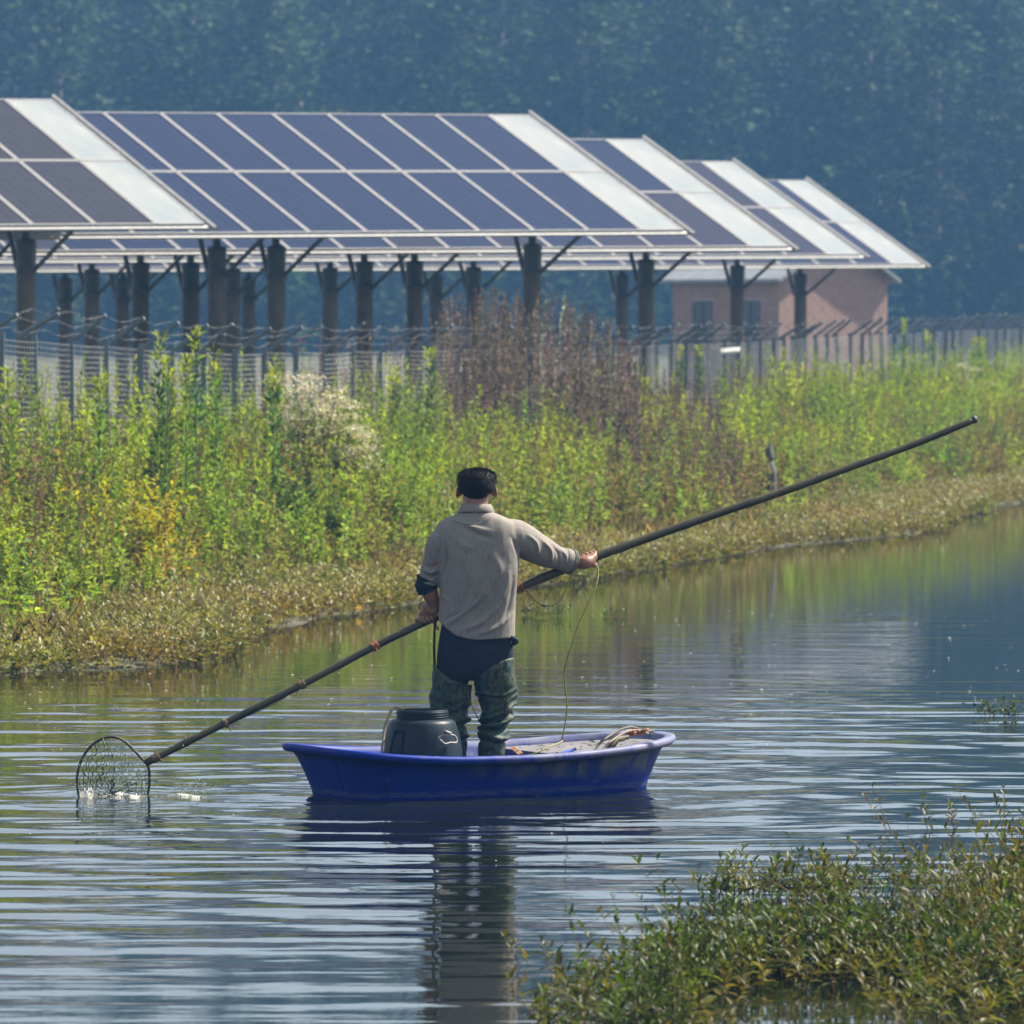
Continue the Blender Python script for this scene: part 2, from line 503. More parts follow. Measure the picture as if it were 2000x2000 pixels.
# ------------------------------------------------------------------ far wood: poplars
def poplar(seed):
    rs = np.random.default_rng(seed)
    H = 21.0
    tr = MB()
    pts, rad = [], []
    for i in range(9):
        t = i / 8
        pts.append((.25 * math.sin(t * 3 + seed), .25 * math.cos(t * 2.3 + seed), H * .96 * t - .3)); rad.append(.21 * (1 - t) ** .8 + .015)
    tr.tube(pts, rad, 8)
    bases, dirs = [], []
    nb = 46
    for k in range(nb):
        t = .16 + .8 * k / nb
        az = k * 2.4 + rs.normal(0, .3)
        ln = (2.6 * (1 - abs(t - .45) * 1.1)) * rs.uniform(.7, 1.15) * (1.0 if t < .8 else (1 - t) * 4.2 + .15)
        e = rs.uniform(.35, .8)
        p0 = np.array([.25 * math.sin(t * 3 + seed), .25 * math.cos(t * 2.3 + seed), H * t])
        d = np.array([math.cos(az) * math.cos(e), math.sin(az) * math.cos(e), math.sin(e)])
        p1 = p0 + d * ln
        tr.tube([p0, p0 + d * ln * .5 + (0, 0, .06), p1], [.045 * (1.15 - t), .028 * (1.15 - t), .008], 4)
        m = int(44 * ln / 2.0) + 12
        s = rs.uniform(.25, 1.08, m)
        q = p0 + d * ln * s[:, None] + rs.normal(0, .33, (m, 3))
        bases.append(q); dirs.append(rs.normal(0, 1, (m, 3)) + (0, 0, -.2))
    q = np.concatenate(bases); d = np.concatenate(dirs)
    cl = np.array([mnoise.noise((p[0] * .7 + seed * 9, p[1] * .7, p[2] * .6)) for p in q])
    c = np.array([.034, .060, .026]) * np.exp(.55 * cl[:, None] + rs.normal(0, .2, (len(q), 1)))
    L = rs.uniform(.22, .44, len(q))
    V, T, C = leaves(q, d, L, L * .75, c, .15, .1, rs)
    return tr.mesh('trunk', True), np_mesh('crown', V, [T], C)
tree_meshes = [poplar(s) for s in (1, 2, 3, 4, 5)]
for tm, cm in tree_meshes: tm.materials.append(M['bark']); cm.materials.append(M['leaf_tree'])
for row in range(8):
    for k in range(24):
        x = -88 + k * 7.0 + rnd.uniform(-2.0, 2.0) + (3.4 if row % 2 else 0)
        y = 352 + row * 15 + rnd.uniform(-4, 4)
        t = empty('poplar_tree', (x, y, float(ground_z([[x, y]])[0]) - .1), rnd.uniform(0, 6.28))
        s = rnd.uniform(.92, 1.12); t.scale = (s * 1.9, s * 1.9, s)
        tag(t, 'tall dark poplar in the hazy wood behind the solar arrays', 'tree', 'poplars of the wood behind the arrays')
        tm, cm = tree_meshes[rnd.randrange(5)]
        mesh_ob('trunk', tm, None, t); mesh_ob('crown', cm, None, t)
# undergrowth at the wood's edge
n = 4800
pts = np.column_stack([rng.uniform(-88, 76, n), rng.uniform(338, 470, n)])
B = np.column_stack([pts, ground_z(pts)])
wp = weeds(B, rng.uniform(2.0, 8.0, n), 46, 1.0, .62, jitter((.032, .055, .025), n), jitter((.04, .04, .03), n), .05, (.0, .9), .25, rs=rng, sr=.02)
stuff_ob('wood_undergrowth', wp, M['leaf_tree'], 'dark hazy undergrowth along the foot of the wood', 'undergrowth')

# ------------------------------------------------------------------ solar arrays
ALPHA, TILT = R(37.0), R(25.5)
MW, ML, GAP = 0.925, 1.96, 0.02
def bar_frame(w, l, fw, z0, z1):
    m = MB()
    m.box((0, 0, z0), (w, fw, z1)); m.box((0, l - fw, z0), (w, l, z1))
    m.box((0, fw, z0), (fw, l - fw, z1)); m.box((w - fw, fw, z0), (w, l - fw, z1))
    return m.mesh('frame')
frame_me = bar_frame(MW, ML, .020, -.03, .008); frame_me.materials.append(M['alu'])
def slab(mat):
    me = MB().box((.012, .012, -.024), (MW - .012, ML - .012, .0)).mesh('panel'); me.materials.append(mat); return me
WEND = .73
frame_end = bar_frame(WEND, ML, .020, -.03, .008); frame_end.materials.append(M['alu'])
end_me = MB().box((.012, .012, -.024), (WEND - .012, ML - .012, .0)).mesh('panel'); end_me.materials.append(M['white_panel'])
panel_me = {k: slab(M[k]) for k in ('cells_blue', 'cells_grey', 'cells_violet', 'white_panel')}
pile_prof = [(.150, -4.3), (.150, -.60), (.158, -.60), (.158, -.40), (.150, -.40), (.150, -.02), (.135, 0.0), (0.0, 0.0)]
pile_me = MB().lathe([(.122, -4.6), (.122, -.42)], 20).mesh('pile', True); pile_me.materials.append(M['concrete'])
cap_me = MB().lathe([(.123, -.44), (.138, -.44), (.138, -.37), (.129, -.36), (.129, -.10), (.136, -.09), (.136, -.03), (.10, -.0), (.0, .0)], 20).mesh('cap', True)
cap_me.materials.append(M['dark_steel'])
def solar_row(br, tr_, ncol, piles, label, cellk, name='solar_array', alt=None):
    dy = br[1] - tr_[1]
    slope_len = 2 * ML + GAP
    Y = F * slope_len * math.sin(TILT) / dy * .985
    corner = at(br[0], br[1], Y)
    rise = math.sin(ALPHA) * ((646 - (br[1] + tr_[1]) / 2) / F)
    a = np.array([math.cos(ALPHA), math.sin(ALPHA), rise]); a /= np.linalg.norm(a)
    fd = np.array([math.sin(ALPHA), -math.cos(ALPHA), 0])
    up = -fd * math.cos(TILT) + np.array([0, 0, math.sin(TILT)])
    up -= a * (a @ up); up /= np.linalg.norm(up)
    nrm = np.cross(a, up)
    root = empty(name, corner)
    tag(root, label, 'solar array', 'rows of solar panels behind the fence')
    rot = Matrix(np.column_stack([a, up, nrm]).tolist()).to_euler()
    def put(o, p, r_=rot):
        o.location = Vector(p) - root.location; o.rotation_euler = r_; return o
    for c in range(ncol):
        for k in range(2):
            p = corner - a * (c * (MW + GAP) + WEND + GAP) + up * (k * (ML + GAP))
            kind = 'white_panel' if c == 0 else cellk
            if c > 0 and alt and rnd.random() < .45: kind = alt
            o = put(mesh_ob('panel', end_me if c == 0 else panel_me[kind], None, root), p)
            if kind == 'white_panel': o['label'] = 'blank white end panel without cells'
            mesh_ob('frame', frame_end if c == 0 else frame_me, None, o)
    # rails under the panels and the trim along the end
    for fr in (.12, .42, .60, .90):
        q = corner + up * slope_len * fr - nrm * .075
        MB().tube([q + a * .12, q - a * (ncol * (MW + GAP))], .035, 4).build('rail', M['steel'], root).location = -root.location
    e = corner + a * .085
    MB().tube([e - up * .12 - nrm * .01, e + up * (slope_len + .14) - nrm * .01], .032, 4).build('edge_trim', M['alu'], root).location = -root.location
    for fr in (.0, .5, 1.0):
        q = corner + up * slope_len * fr - nrm * .045
        MB().tube([q - a * .3, q + a * .13], .022, 4).build('rail_end', M['alu'], root).location = -root.location
    low = corner - up * .02 - nrm * .05
    MB().tube([low + a * .15, low - a * (ncol * (MW + GAP))], .022, 4).build('gutter_rail', M['steel'], root).location = -root.location
    # piles at mid slope
    mid0 = corner + up * slope_len * .40
    for px in piles:
        lo, hi = -2.0, ncol * 1.02 + 3
        for _ in range(50):
            s = (lo + hi) / 2; q = mid0 - a * s
            if 1000 + F * q[0] / q[1] > px: lo = s
            else: hi = s
        q = mid0 - a * s
        base = q - np.array([0, 0, .78 + .06])
        o = mesh_ob('pile', pile_me, None, root); o.location = Vector(base) - root.location
        mesh_ob('cap', cap_me, None, o)
        m = MB().tube([base - (0, 0, .02), q - nrm * .13], .055, 8)
        m.build('stub', M['dark_steel'], root).location = -root.location
        r0, r1 = corner - a * s + up * slope_len * .06 - nrm * .14, corner - a * s + up * slope_len * .93 - nrm * .14
        MB().tube([r0, r1], .045, 4).build('rafter', M['dark_steel'], root).location = -root.location
        for tgt, off, rr in ((r0, fd * .14 + a * .04, .032), (r0 + (r1 - r0) * .62, -fd * .14 - a * .04, .036)):
            MB().tube([base + off + (0, 0, -.40), tgt], rr, 6).build('strut', M['dark_steel'], root).location = -root.location
    return root
ROWS = [((402, 437), (88, 184), 7, (52, -420), 'grey solar array at the left edge, nearest of the rows, ending in white panels', 'cells_grey', None),
        ((1338, 449), (1043, 216), 15, (424, 540, 1040, -60), 'long blue solar array in full view in the middle, white panels at its right end', 'cells_blue', None),
        ((1543, 481), (1273, 266), 18, (275, 373, 712, 810, 1262), 'solar array just behind the long blue one, second white end from the middle', 'cells_blue', 'cells_violet'),
        ((1684, 497), (1445, 311), 22, (180, 455, 645, 925, 1440), 'solar array with the second farthest white end on the right', 'cells_violet', None),
        ((1804, 516), (1575, 349), 25, (128, 240, 486, 852, 1215, 1563), 'farthest solar array, its white end nearest the right edge above the brick hut', 'cells_violet', 'cells_blue')]
for a_ in ROWS:
    solar_row(a_[0], a_[1], a_[2], a_[3], a_[4], a_[5], alt=a_[6])

# ------------------------------------------------------------------ brick hut
hut_corner = at(1520, 700, 168.0); hut_corner[2] = .75
hut = empty('brick_hut', hut_corner, R(40))
tag(hut, 'small red brick hut with a grey roof under the farthest solar array', 'hut')
GW, GL, GH, PK = 3.75, 4.0, 3.05, 1.05      # gable width along +x (faces camera), length along +y, eaves, peak rise
def hut_wall(name, verts, faces):
    return MB().add(verts, faces).build(name, M['mortar'], hut)
hw = hut_wall('wall', [(0,0,0),(GW,0,0),(GW,0,GH),(GW/2,0,GH+PK),(0,0,GH),(0,GL,0),(GW,GL,0),(GW,GL,GH),(GW/2,GL,GH+PK),(0,GL,GH)],
          [(0,1,2,3,4),(9,8,7,6,5),(1,6,7,2),(5,0,4,9)])
# courses of bricks on both visible faces, too small to pick apart singly
bm_ = MB()
ch = .11
for i in range(int((GH + PK) / ch)):
    z = i * ch + .012
    if z < GH - .1: x0, x1 = 0.0, GW
    else:
        k = max(0, (GH + PK - z - ch) / PK); x0, x1 = GW/2 - GW/2 * k, GW/2 + GW/2 * k
    x = x0 + (-.15 if i % 2 else 0)
    while x < x1 - .05:
        a0, a1 = max(x, x0) + .006, min(x + .30, x1) - .006
        if a1 - a0 > .04: bm_.box((a0, -.022 - rnd.random() * .006, z), (a1, .0, z + ch - .016))
        x += .30
    if z < GH - .1:
        yq = (-.15 if i % 2 else 0)
        while yq < GL - .05:
            a0, a1 = max(yq, 0) + .006, min(yq + .30, GL) - .006
            win = any(abs((a0 + a1) / 2 - w0) < .42 and 1.25 < z < 2.45 for w0 in (1.05, 2.85))
            if a1 - a0 > .04 and not win: bm_.box((-.022 - rnd.random() * .006, a0, z), (.0, a1, z + ch - .016))
            yq += .30
bo = bm_.build('brick_courses', M['brick'], hw); bo['kind'] = 'stuff'
for w0 in (1.05, 2.85):
    w = MB().box((-.012, w0 - .34, 1.3), (.004, w0 + .34, 2.42)).build('window', M['glass_dark'], hut)
    fr = MB()
    for q in ((w0 - .38, w0 - .33), (w0 + .33, w0 + .38), (w0 - .02, w0 + .02)): fr.box((-.035, q[0], 1.26), (-.013, q[1], 2.46))
    fr.box((-.036, w0 - .38, 2.42), (-.0135, w0 + .38, 2.47)).box((-.05, w0 - .42, 1.20), (-.0135, w0 + .42, 1.26))
    fr.build('frame', M['dark_steel'], w)
rf = MB()
for s in (-1, 1):
    ex = GW/2 + s * (GW/2 + .22); ez = GH - .22 * PK / (GW/2)
    px_ = GW/2 - s * .0
    rf.add([(px_, -.3, GH+PK), (ex, -.3, ez), (ex, GL+.3, ez), (px_, GL+.3, GH+PK), (px_, -.3, GH+PK+.09), (ex, -.3, ez+.09), (ex, GL+.3, ez+.09), (px_, GL+.3, GH+PK+.09)],
           [(0,1,2,3),(4,7,6,5),(0,4,5,1),(1,5,6,2),(2,6,7,3)])
rf.build('roof', M['roof'], hut)

# ------------------------------------------------------------------ wire fence with barbed top
seg = np.linalg.norm(np.diff(fence_line, axis=0), axis=1); cum = np.concatenate([[0], np.cumsum(seg)])
FZ_PX = [(-1100, 640, 50), (-300, 652, 61), (0, 659, 66), (430, 688, 74), (760, 683, 81), (1040, 677, 88), (1450, 667, 106), (1650, 656, 116), (1900, 642, 133), (2200, 637, 158)]
fz_y = np.array([q[2] for q in FZ_PX]); fz_v = np.array([CAM_H - (q[1] - 646) * q[2] / F for q in FZ_PX])
def fence_pt(s):
    i = min(np.searchsorted(cum, s, 'right') - 1, len(seg) - 1)
    p = fence_line[i] + (fence_line[i+1] - fence_line[i]) * ((s - cum[i]) / seg[i])
    return p
SP = 1.25
npost = int(cum[-1] / SP)
fence = empty('wire_fence', (*fence_pt(0), .85))
tag(fence, 'grey wire mesh fence topped with slanting arms and barbed wire before the arrays', 'fence')
MH = 1.5
post_me = MB().box((-.032, -.032, -.4), (.032, .032, MH + .04)).mesh('post'); post_me.materials.append(M['post'])
arm_me = MB().tube([(0, 0, MH), (.10, -.02, MH + .09), (.36, -.10, MH + .28)], [.027, .025, .022], 6).mesh('arm'); arm_me.materials.append(M['post'])
mp_ = MB()
for i in range(27):
    z = .05 + i * (MH - .08) / 26
    mp_.tube([(0, 0, z), (SP * .35, .006 * math.sin(i), z - .006), (SP * .7, .004, z - .004), (SP, 0, z)], .0034, 3, cap=False)
for i in range(13):
    x = (i + .5) * SP / 13
    mp_.tube([(x, .004, .04), (x, .004, MH - .02)], .0032, 3, cap=False)
mesh_me = mp_.mesh('mesh_panel'); mesh_me.materials.append(M['wire'])
tops = []
for i in range(npost + 1):
    p = fence_pt(i * SP); q = fence_pt(min((i + 1) * SP, cum[-1]))
    zt = float(np.interp(p[1], fz_y, fz_v)) + rnd.uniform(-.02, .02)
    ang = math.atan2(q[1] - p[1], q[0] - p[0])
    o = mesh_ob('post', post_me, None, fence)
    o.location = Vector((p[0], p[1], zt - MH)) - fence.location; o.rotation_euler = (rnd.gauss(0, .015), rnd.gauss(0, .02), ang * 0)
    ar = mesh_ob('arm', arm_me, None, o); ar.rotation_euler = (0, rnd.gauss(0, .06), rnd.gauss(0, .08))
    tops.append(np.array((p[0], p[1], zt)))
    if i < npost:
        pm = mesh_ob('mesh_panel', mesh_me, None, fence)
        zt2 = float(np.interp(q[1], fz_y, fz_v))
        pm.location = Vector((p[0], p[1], zt - MH)) - fence.location
        pm.rotation_euler = (0, -math.atan2(zt2 - zt, SP), ang)
for k, (ox, oy, oz) in enumerate(((.10, -.02, .09), (.22, -.06, .18), (.34, -.09, .27))):
    m = MB(); P_ = []
    for i, t in enumerate(tops):
        P_.append(t + (ox, oy, oz))
        if i + 1 < len(tops):
            nx_ = tops[i+1] + (ox, oy, oz)
            for u in (.25, .5, .75):
                sag = (.015 + .045 * rnd.random()) * 4 * u * (1 - u)
                P_.append(P_[-1] * 0 + (t + (ox, oy, oz)) * (1 - u) + nx_ * u - (0, 0, sag))
    m.tube(P_, .0019, 4, cap=False)
    for i in range(len(P_) - 1):
        for u in np.arange(.1, 1, .3):
            c = P_[i] * (1 - u) + P_[i+1] * u; d = np.array([rnd.gauss(0, 1), rnd.gauss(0, 1), rnd.gauss(0, 1)]); d *= .026 / np.linalg.norm(d)
            m.tube([c - d, c + d], .0020, 3, cap=False)
    m.build('barbed_wire', M['barb'], fence).location = -fence.location
#PART3
# ------------------------------------------------------------------ bank vegetation
cand = np.column_stack([rng.uniform(-13.5, 15.5, 480000), rng.uniform(44, 150, 480000)])
cand = cand[(np.abs(cand[:, 0]) < cand[:, 1] * .077 + 1.6) | ((cand[:, 0] < 0) & (rng.random(len(cand)) < .5))]
c_ds = poly_dist(cand, shore); c_df = poly_dist(cand, fence_ext)
keep = (c_ds > -.9) & (c_df < 1.2)
cand, c_ds, c_df = cand[keep], c_ds[keep], c_df[keep]
c_t = np.clip(c_ds / (np.abs(c_ds) + np.maximum(-c_df, 0) + 1e-6), -1, 1)
c_n = np.array([mnoise.noise((p[0] * .55, p[1] * .22, 3.7)) for p in cand])
c_n2 = np.array([mnoise.noise((p[0] * .9 + 40, p[1] * .35, 8.2)) for p in cand])
c_z = ground_z(cand)
c_px = 1000 + F * cand[:, 0] / cand[:, 1]
def pick(mask, n):
    idx = np.nonzero(mask)[0]
    if len(idx) > n: idx = rng.choice(idx, n, replace=False)
    return idx
def basepts(i, sink=.03): return np.column_stack([cand[i], c_z[i] - sink])
OLIVE, BROWN, RUST = (.140, .165, .024), (.150, .105, .060), (.200, .140, .030)
LIME, GREEN, DEEP = (.310, .385, .028), (.175, .270, .034), (.030, .080, .030)
mat_edge = .26 + .10 * c_n
# floating mat of waterweed along the shore
i = pick((c_ds > -.22 + .35 * c_n2) & (c_t < mat_edge), 11000)
n = len(i)
mixv = np.clip(.34 + .9 * c_n2[i] + rng.normal(0, .25, n), 0, 1)[:, None]
cols = np.array(OLIVE) * (1 - mixv) + np.array(RUST) * mixv
cols = cols * np.exp(rng.normal(0, .25, (n, 1)))
bp = basepts(i, .0); bp[:, 2] = np.maximum(bp[:, 2], .0)
mat_w = weeds(bp, rng.uniform(.10, .30, n) * (1 + .4 * c_n[i]), 13, .075, .030, cols, jitter(BROWN, n), .1, (.0, .9), .35, .22, (.50, .45, .30), droop=.1, sr=.004)
stuff_ob('shore_waterweed', mat_w, M['leaf_wet'], 'olive and rust coloured waterweed mat floating along the far shore', 'waterweed')
# grass
i = pick((c_t > mat_edge - .07) & (c_t < .75), 34000); n = len(i)
az = rng.uniform(0, 6.28, n); e = rng.uniform(1.1, 1.55, n)
d = np.column_stack([np.cos(az) * np.cos(e), np.sin(az) * np.cos(e), np.sin(e)])
gcol = np.where((c_n[i] + rng.normal(0, .25, n) > .08)[:, None], jitter((.210, .280, .050), n), jitter((.230, .190, .090), n))
L = rng.uniform(.18, .52, n)
stuff_ob('bank_grass', leaves(basepts(i), d, L, rng.uniform(.006, .012, n), gcol, .3, .2), M['leaf'], 'tall green and straw coloured grass on the bank', 'grass')
# mid-height weeds
i = pick((c_t > .24) & (c_t < .8), 3000); n = len(i)
g = (c_n2[i] + rng.normal(0, .2, n))[:, None]
cols = np.where(g > .12, jitter(GREEN, n), np.where(g < -.22, jitter(BROWN, n), jitter((.190, .210, .055), n)))
stuff_ob('bank_weeds', [weeds(basepts(i), rng.uniform(.35, .85, n), 34, .11, .028, cols, jitter((.10, .09, .05), n), .1, (.1, 1.0), .18)], M['leaf'],
         'mixed knee-high weeds covering the lower bank', 'weeds')
# tall horseweed mass
bare = ((c_px > 860) & (c_px < 1240) & (c_t > .72)) | ((c_px > 1130) & (c_px < 1400) & (c_t > .55) & (c_n < .25))
i = pick((c_t > .45) & (c_df < -.35) & ~bare & (c_n + .3 * c_n2 > -.25), 1700); n = len(i)
g = (c_n[i] + rng.normal(0, .15, n))[:, None]
cols = np.where(g > .10, jitter(LIME, n, .2), np.where(g < -.15, jitter((.10, .17, .045), n, .2), jitter(GREEN, n, .2)))
Hh = (.75 + .55 * sstep((c_t[i] - .45) / .5)) * rng.uniform(.7, 1.12, n)
stuff_ob('horseweed_bed', [weeds(basepts(i), Hh, 58, .125, .024, cols, jitter((.12, .12, .05), n), .12, (.25, 1.15), .09, .3, LIME, .5)], M['leaf'],
         'bright green horseweed growing thickly below the fence', 'weeds')
# bushy mounds that break up the bank
def mounds(mask, nb, k_pl, spread, h0, h1, palette, Lf, Wf, kl):
    ctr = pick(mask, nb); parts = []
    for ci in ctr:
        c_ = palette[rnd.randrange(len(palette))]; sp = spread * rnd.uniform(.6, 1.5); k_ = int(k_pl * rnd.uniform(.7, 1.3))
        off = rng.normal(0, sp, (k_, 2)); P2 = cand[ci] + off
        dome = np.exp(-(off ** 2).sum(1) / (2 * (sp * 1.3) ** 2))
        H = rnd.uniform(h0, h1) * (.35 + .65 * dome) * rng.uniform(.8, 1.1, k_)
        parts.append(weeds(np.column_stack([P2, ground_z(P2) - .03]), H, kl, Lf, Wf, jitter(c_, k_, .14), jitter((.11, .11, .05), k_), .1, (-.1, 1.0), .28, taper=.3))
    return parts
PAL = [LIME, (.22, .29, .035), GREEN, GREEN, (.17, .25, .04), DEEP, (.10, .17, .04), (.20, .24, .05), (.15, .12, .075), (.19, .17, .06)]
stuff_ob('bank_bushes', mounds((c_t > .30) & (c_t < .93) & (c_df < -.7) & ~bare & ~((np.abs(c_px - 1505) < 45) & (cand[:, 1] < 86)), 300, 22, .20, .45, 1.15, PAL, .085, .028, 40), M['leaf'], 'rounded bushy weeds in lime, green and brown mounds over the bank', 'weeds')
# weed clumps in the brightest lime and yellow-green leaf colours, mostly left
c_py = 646 + F * (CAM_H - c_z - .55) / cand[:, 1]
clump_parts = []
for (gpx, gpy, cc_) in ((130, 800, LIME), (170, 900, LIME), (215, 985, (.37, .37, .02)), (60, 770, (.24, .33, .03)), (320, 905, LIME), (470, 800, (.25, .34, .03)), (40, 1040, (.27, .36, .03)), (270, 1010, (.36, .33, .02)), (720, 900, (.24, .33, .03)), (950, 880, (.24, .33, .03)), (1130, 905, (.23, .31, .035)), (30, 900, (.20, .28, .03))):
    mk = np.zeros(len(cand), bool); mk[int(np.argmin(np.abs(c_px - gpx) + np.abs(c_py - gpy) + 1e4 * (c_t < .25)))] = True
    clump_parts += mounds(mk, 1, 46, .30, .6, .95, [cc_], .085, .030, 44)
stuff_ob('lime_clumps', clump_parts, M['leaf'], 'brightest lime green weed clumps on the bank', 'weeds')
# dead brown stalks
i = pick((c_t > .35) & (c_n2 < -.02), 1500); n = len(i)
stuff_ob('dead_weeds', [weeds(basepts(i), rng.uniform(.5, 1.25, n), 26, .075, .022, jitter((.17, .125, .085), n, .3), jitter((.13, .10, .075), n), .3, (.0, .9), .16, droop=.5)], M['leaf_dry'],
         'dead grey-brown weed stalks scattered over the bank', 'dead weeds')
def patch(n, x0, x1, Y0, Y1, h0, h1):
    px = rng.uniform(x0, x1, n); Y = rng.uniform(Y0, Y1, n)
    X = (px - 1000) / F * Y
    z = ground_z(np.column_stack([X, Y]))
    return np.column_stack([X, Y, z - .04]), rng.uniform(h0, h1, n), px
b1, hh1, pp = patch(520, 865, 1250, 81.5, 91, .75, 1.85)
hh1 *= np.clip(1.20 - ((pp - 1010) / 300.) ** 2 * .55, .5, 1.2)
dock = [weeds(b1, hh1, 40, .075, .035, jitter((.155, .130, .104), len(b1), .35), jitter((.13, .10, .08), len(b1)), .38, (.3, 1.2), .06, taper=.3, droop=.1, cluster=.8)]
b2, hh2, _ = patch(420, 1120, 1450, 82, 99, .5, 1.1)
dock.append(weeds(b2, hh2, 34, .08, .03, jitter((.135, .110, .09), len(b2), .3), jitter((.12, .09, .075), len(b2)), .2, (.2, 1.1), .1, droop=.2))
b3, hh3, _ = patch(60, 600, 900, 74, 80, 1.1, 1.8)
dock.append(weeds(b3, hh3, 14, .06, .03, jitter((.20, .14, .10), len(b3), .3), jitter((.17, .12, .09), len(b3)), .5, (.3, 1.2), .07, droop=.1))
stuff_ob('dead_dock_stalks', dock, M['leaf_dry'], 'reddish brown dead dock stalks standing against the fence in the middle', 'dead stalks')

# single tall weeds that stand out
TALL = [(302, 650, 62.5, DEEP, 'dark green weed spike before the fence, leftmost of the tall ones'),
        (318, 690, 61.5, (.07, .14, .04), 'shorter green weed close right of the leftmost dark spike'),
        (382, 640, 63.5, (.06, .15, .04), 'tallest bright-tipped weed spike rising over the fence mesh at left'),
        (426, 678, 64.5, (.10, .20, .05), 'thick green weed plume right of the tallest spike at left'),
        (362, 694, 62.0, (.12, .22, .04), 'broad leafy weed between the two tallest spikes at left'),
        (533, 714, 66.0, (.05, .13, .035), 'narrow dark weed spike at the left side of the cream flowers'),
        (847, 680, 77.0, (.05, .11, .045), 'lone dark weed spike left of the dead dock stalks'),
        (770, 718, 74.0, (.09, .16, .05), 'slim green weed between the cream flowers and the lone dark spike'),
        (1326, 676, 99.0, (.09, .16, .06), 'slim green weed below the white plate, left one of two'),
        (1368, 672, 101.0, (.08, .15, .055), 'slim green weed below the white plate, right one of two'),
        (1761, 622, 121.0, (.08, .17, .06), 'tall thin green weed standing above the others beside the brick hut'),
        (1826, 650, 124.0, (.09, .17, .06), 'thin green weed right of the one beside the brick hut'),
        (1900, 656, 126.0, (.11, .20, .06), 'bushy green weed near the right edge below the fence'),
        (1918, 660, 127.0, (.11, .20, .06), 'second bushy green weed at the right edge below the fence'),
        (190, 735, 60.5, (.15, .25, .05), 'leafy green weed crown against the bare fence mesh at left'),
        (20, 715, 58.5, (.15, .24, .045), 'bright green weed clump top at the far left edge'),
        (1216, 742, 90.0, (.04, .09, .045), 'dark green weed column in the brown patch right of centre'),
        (1178, 722, 88.5, (.10, .19, .055), 'bright green weed column beside the dark one right of centre')]
for (px, py, Y, c, lab) in TALL:
    p = at(px, py, Y)
    gz = float(ground_z([[p[0], Y]])[0]); H = max(.5, p[2] - gz)
    r_ = empty('tall_weed', (p[0], Y, gz - .02)); tag(r_, lab, 'weed', 'tall weeds standing out on the bank')
    rs = np.random.default_rng(int(px))
    k = 260
    t = rs.uniform(.12, 1, k); az = rs.uniform(0, 6.28, k); e = rs.uniform(.5, 1.2, k)
    ln = rs.normal(0, .03, 2)
    pos = np.column_stack([ln[0] * H * t, ln[1] * H * t, H * t]) + np.column_stack([np.cos(az), np.sin(az), 0 * az]) * .02
    d = np.column_stack([np.cos(az) * np.cos(e), np.sin(az) * np.cos(e), np.sin(e)])
    L = .13 * (1 - .35 * t) * np.exp(rs.normal(0, .2, k))
    cc = np.array(c) * np.exp(rs.normal(0, .2, (k, 1))); cc[t > .86] = np.array(LIME) * .8
    V, T, C = leaves(pos, d, L, L * .24, cc, .15, rs=rs)
    mesh_ob('foliage', np_mesh('foliage', V, [T], C), M['leaf'], r_)
    V, T, C = stems(np.zeros((1, 3)), np.array([[ln[0] * H, ln[1] * H, H]]), np.array([.012]), np.array([[.10, .11, .05]]))
    mesh_ob('stem', np_mesh('stem', V, [T], C), M['leaf'], r_)
def flower_bush(px0, px1, py0, py1, Y, label, nst):
    top = at((px0 + px1) / 2, py0, Y); gz = float(ground_z([[top[0], Y]])[0])
    r_ = empty('flowering_bush', (top[0], Y, gz)); tag(r_, label, 'bush')
    H = top[2] - gz; Wd = (px1 - px0) * Y / F
    rs = np.random.default_rng(int(px0))
    tips = np.column_stack([rs.uniform(-.5, .5, nst) * Wd, rs.uniform(-.3, .3, nst), H * rs.uniform(.45, 1.0, nst)])
    tips[:, 2] *= 1 - .55 * np.clip(tips[:, 0] / Wd + .1, 0, 1) ** 1.2
    base = np.column_stack([rs.normal(0, .10, nst), rs.normal(0, .1, nst), np.zeros(nst)])
    V, T, C = stems(base, tips, np.full(nst, .009), jitter((.13, .12, .06), nst, .2, rs))
    mesh_ob('stems', np_mesh('stems', V, [T], C), M['leaf'], r_)
    k = 46
    q = np.repeat(tips, k, 0) + rs.normal(0, 1, (nst * k, 3)) * (.085, .06, .026)
    c = jitter((.56, .53, .38), nst * k, .22, rs)
    V, T, C = leaves(q, rs.normal(0, 1, (nst * k, 3)) + (0, 0, .6), rs.uniform(.018, .040, nst * k), rs.uniform(.015, .032, nst * k), c, 0, .2, rs)
    mesh_ob('blossoms', np_mesh('blossoms', V, [T], C), M['leaf_dry'], r_)
    k = 20
    t = rs.uniform(.15, .9, (nst, k, 1))
    q = (base[:, None] * (1 - t) + tips[:, None] * t).reshape(-1, 3)
    V, T, C = leaves(q, rs.normal(0, 1, (nst * k, 3)) + (0, 0, .5), rs.uniform(.06, .13, nst * k), rs.uniform(.02, .035, nst * k), jitter((.13, .17, .05), nst * k, .25, rs), .2, .2, rs)
    mesh_ob('foliage', np_mesh('foliage', V, [T], C), M['leaf'], r_)
flower_bush(545, 725, 735, 850, 69.0, 'cream flowering bush below the fence left of the fisherman', 70)
flower_bush(1868, 1935, 712, 760, 119.0, 'small pale flowering bush near the right edge below the fence', 26)

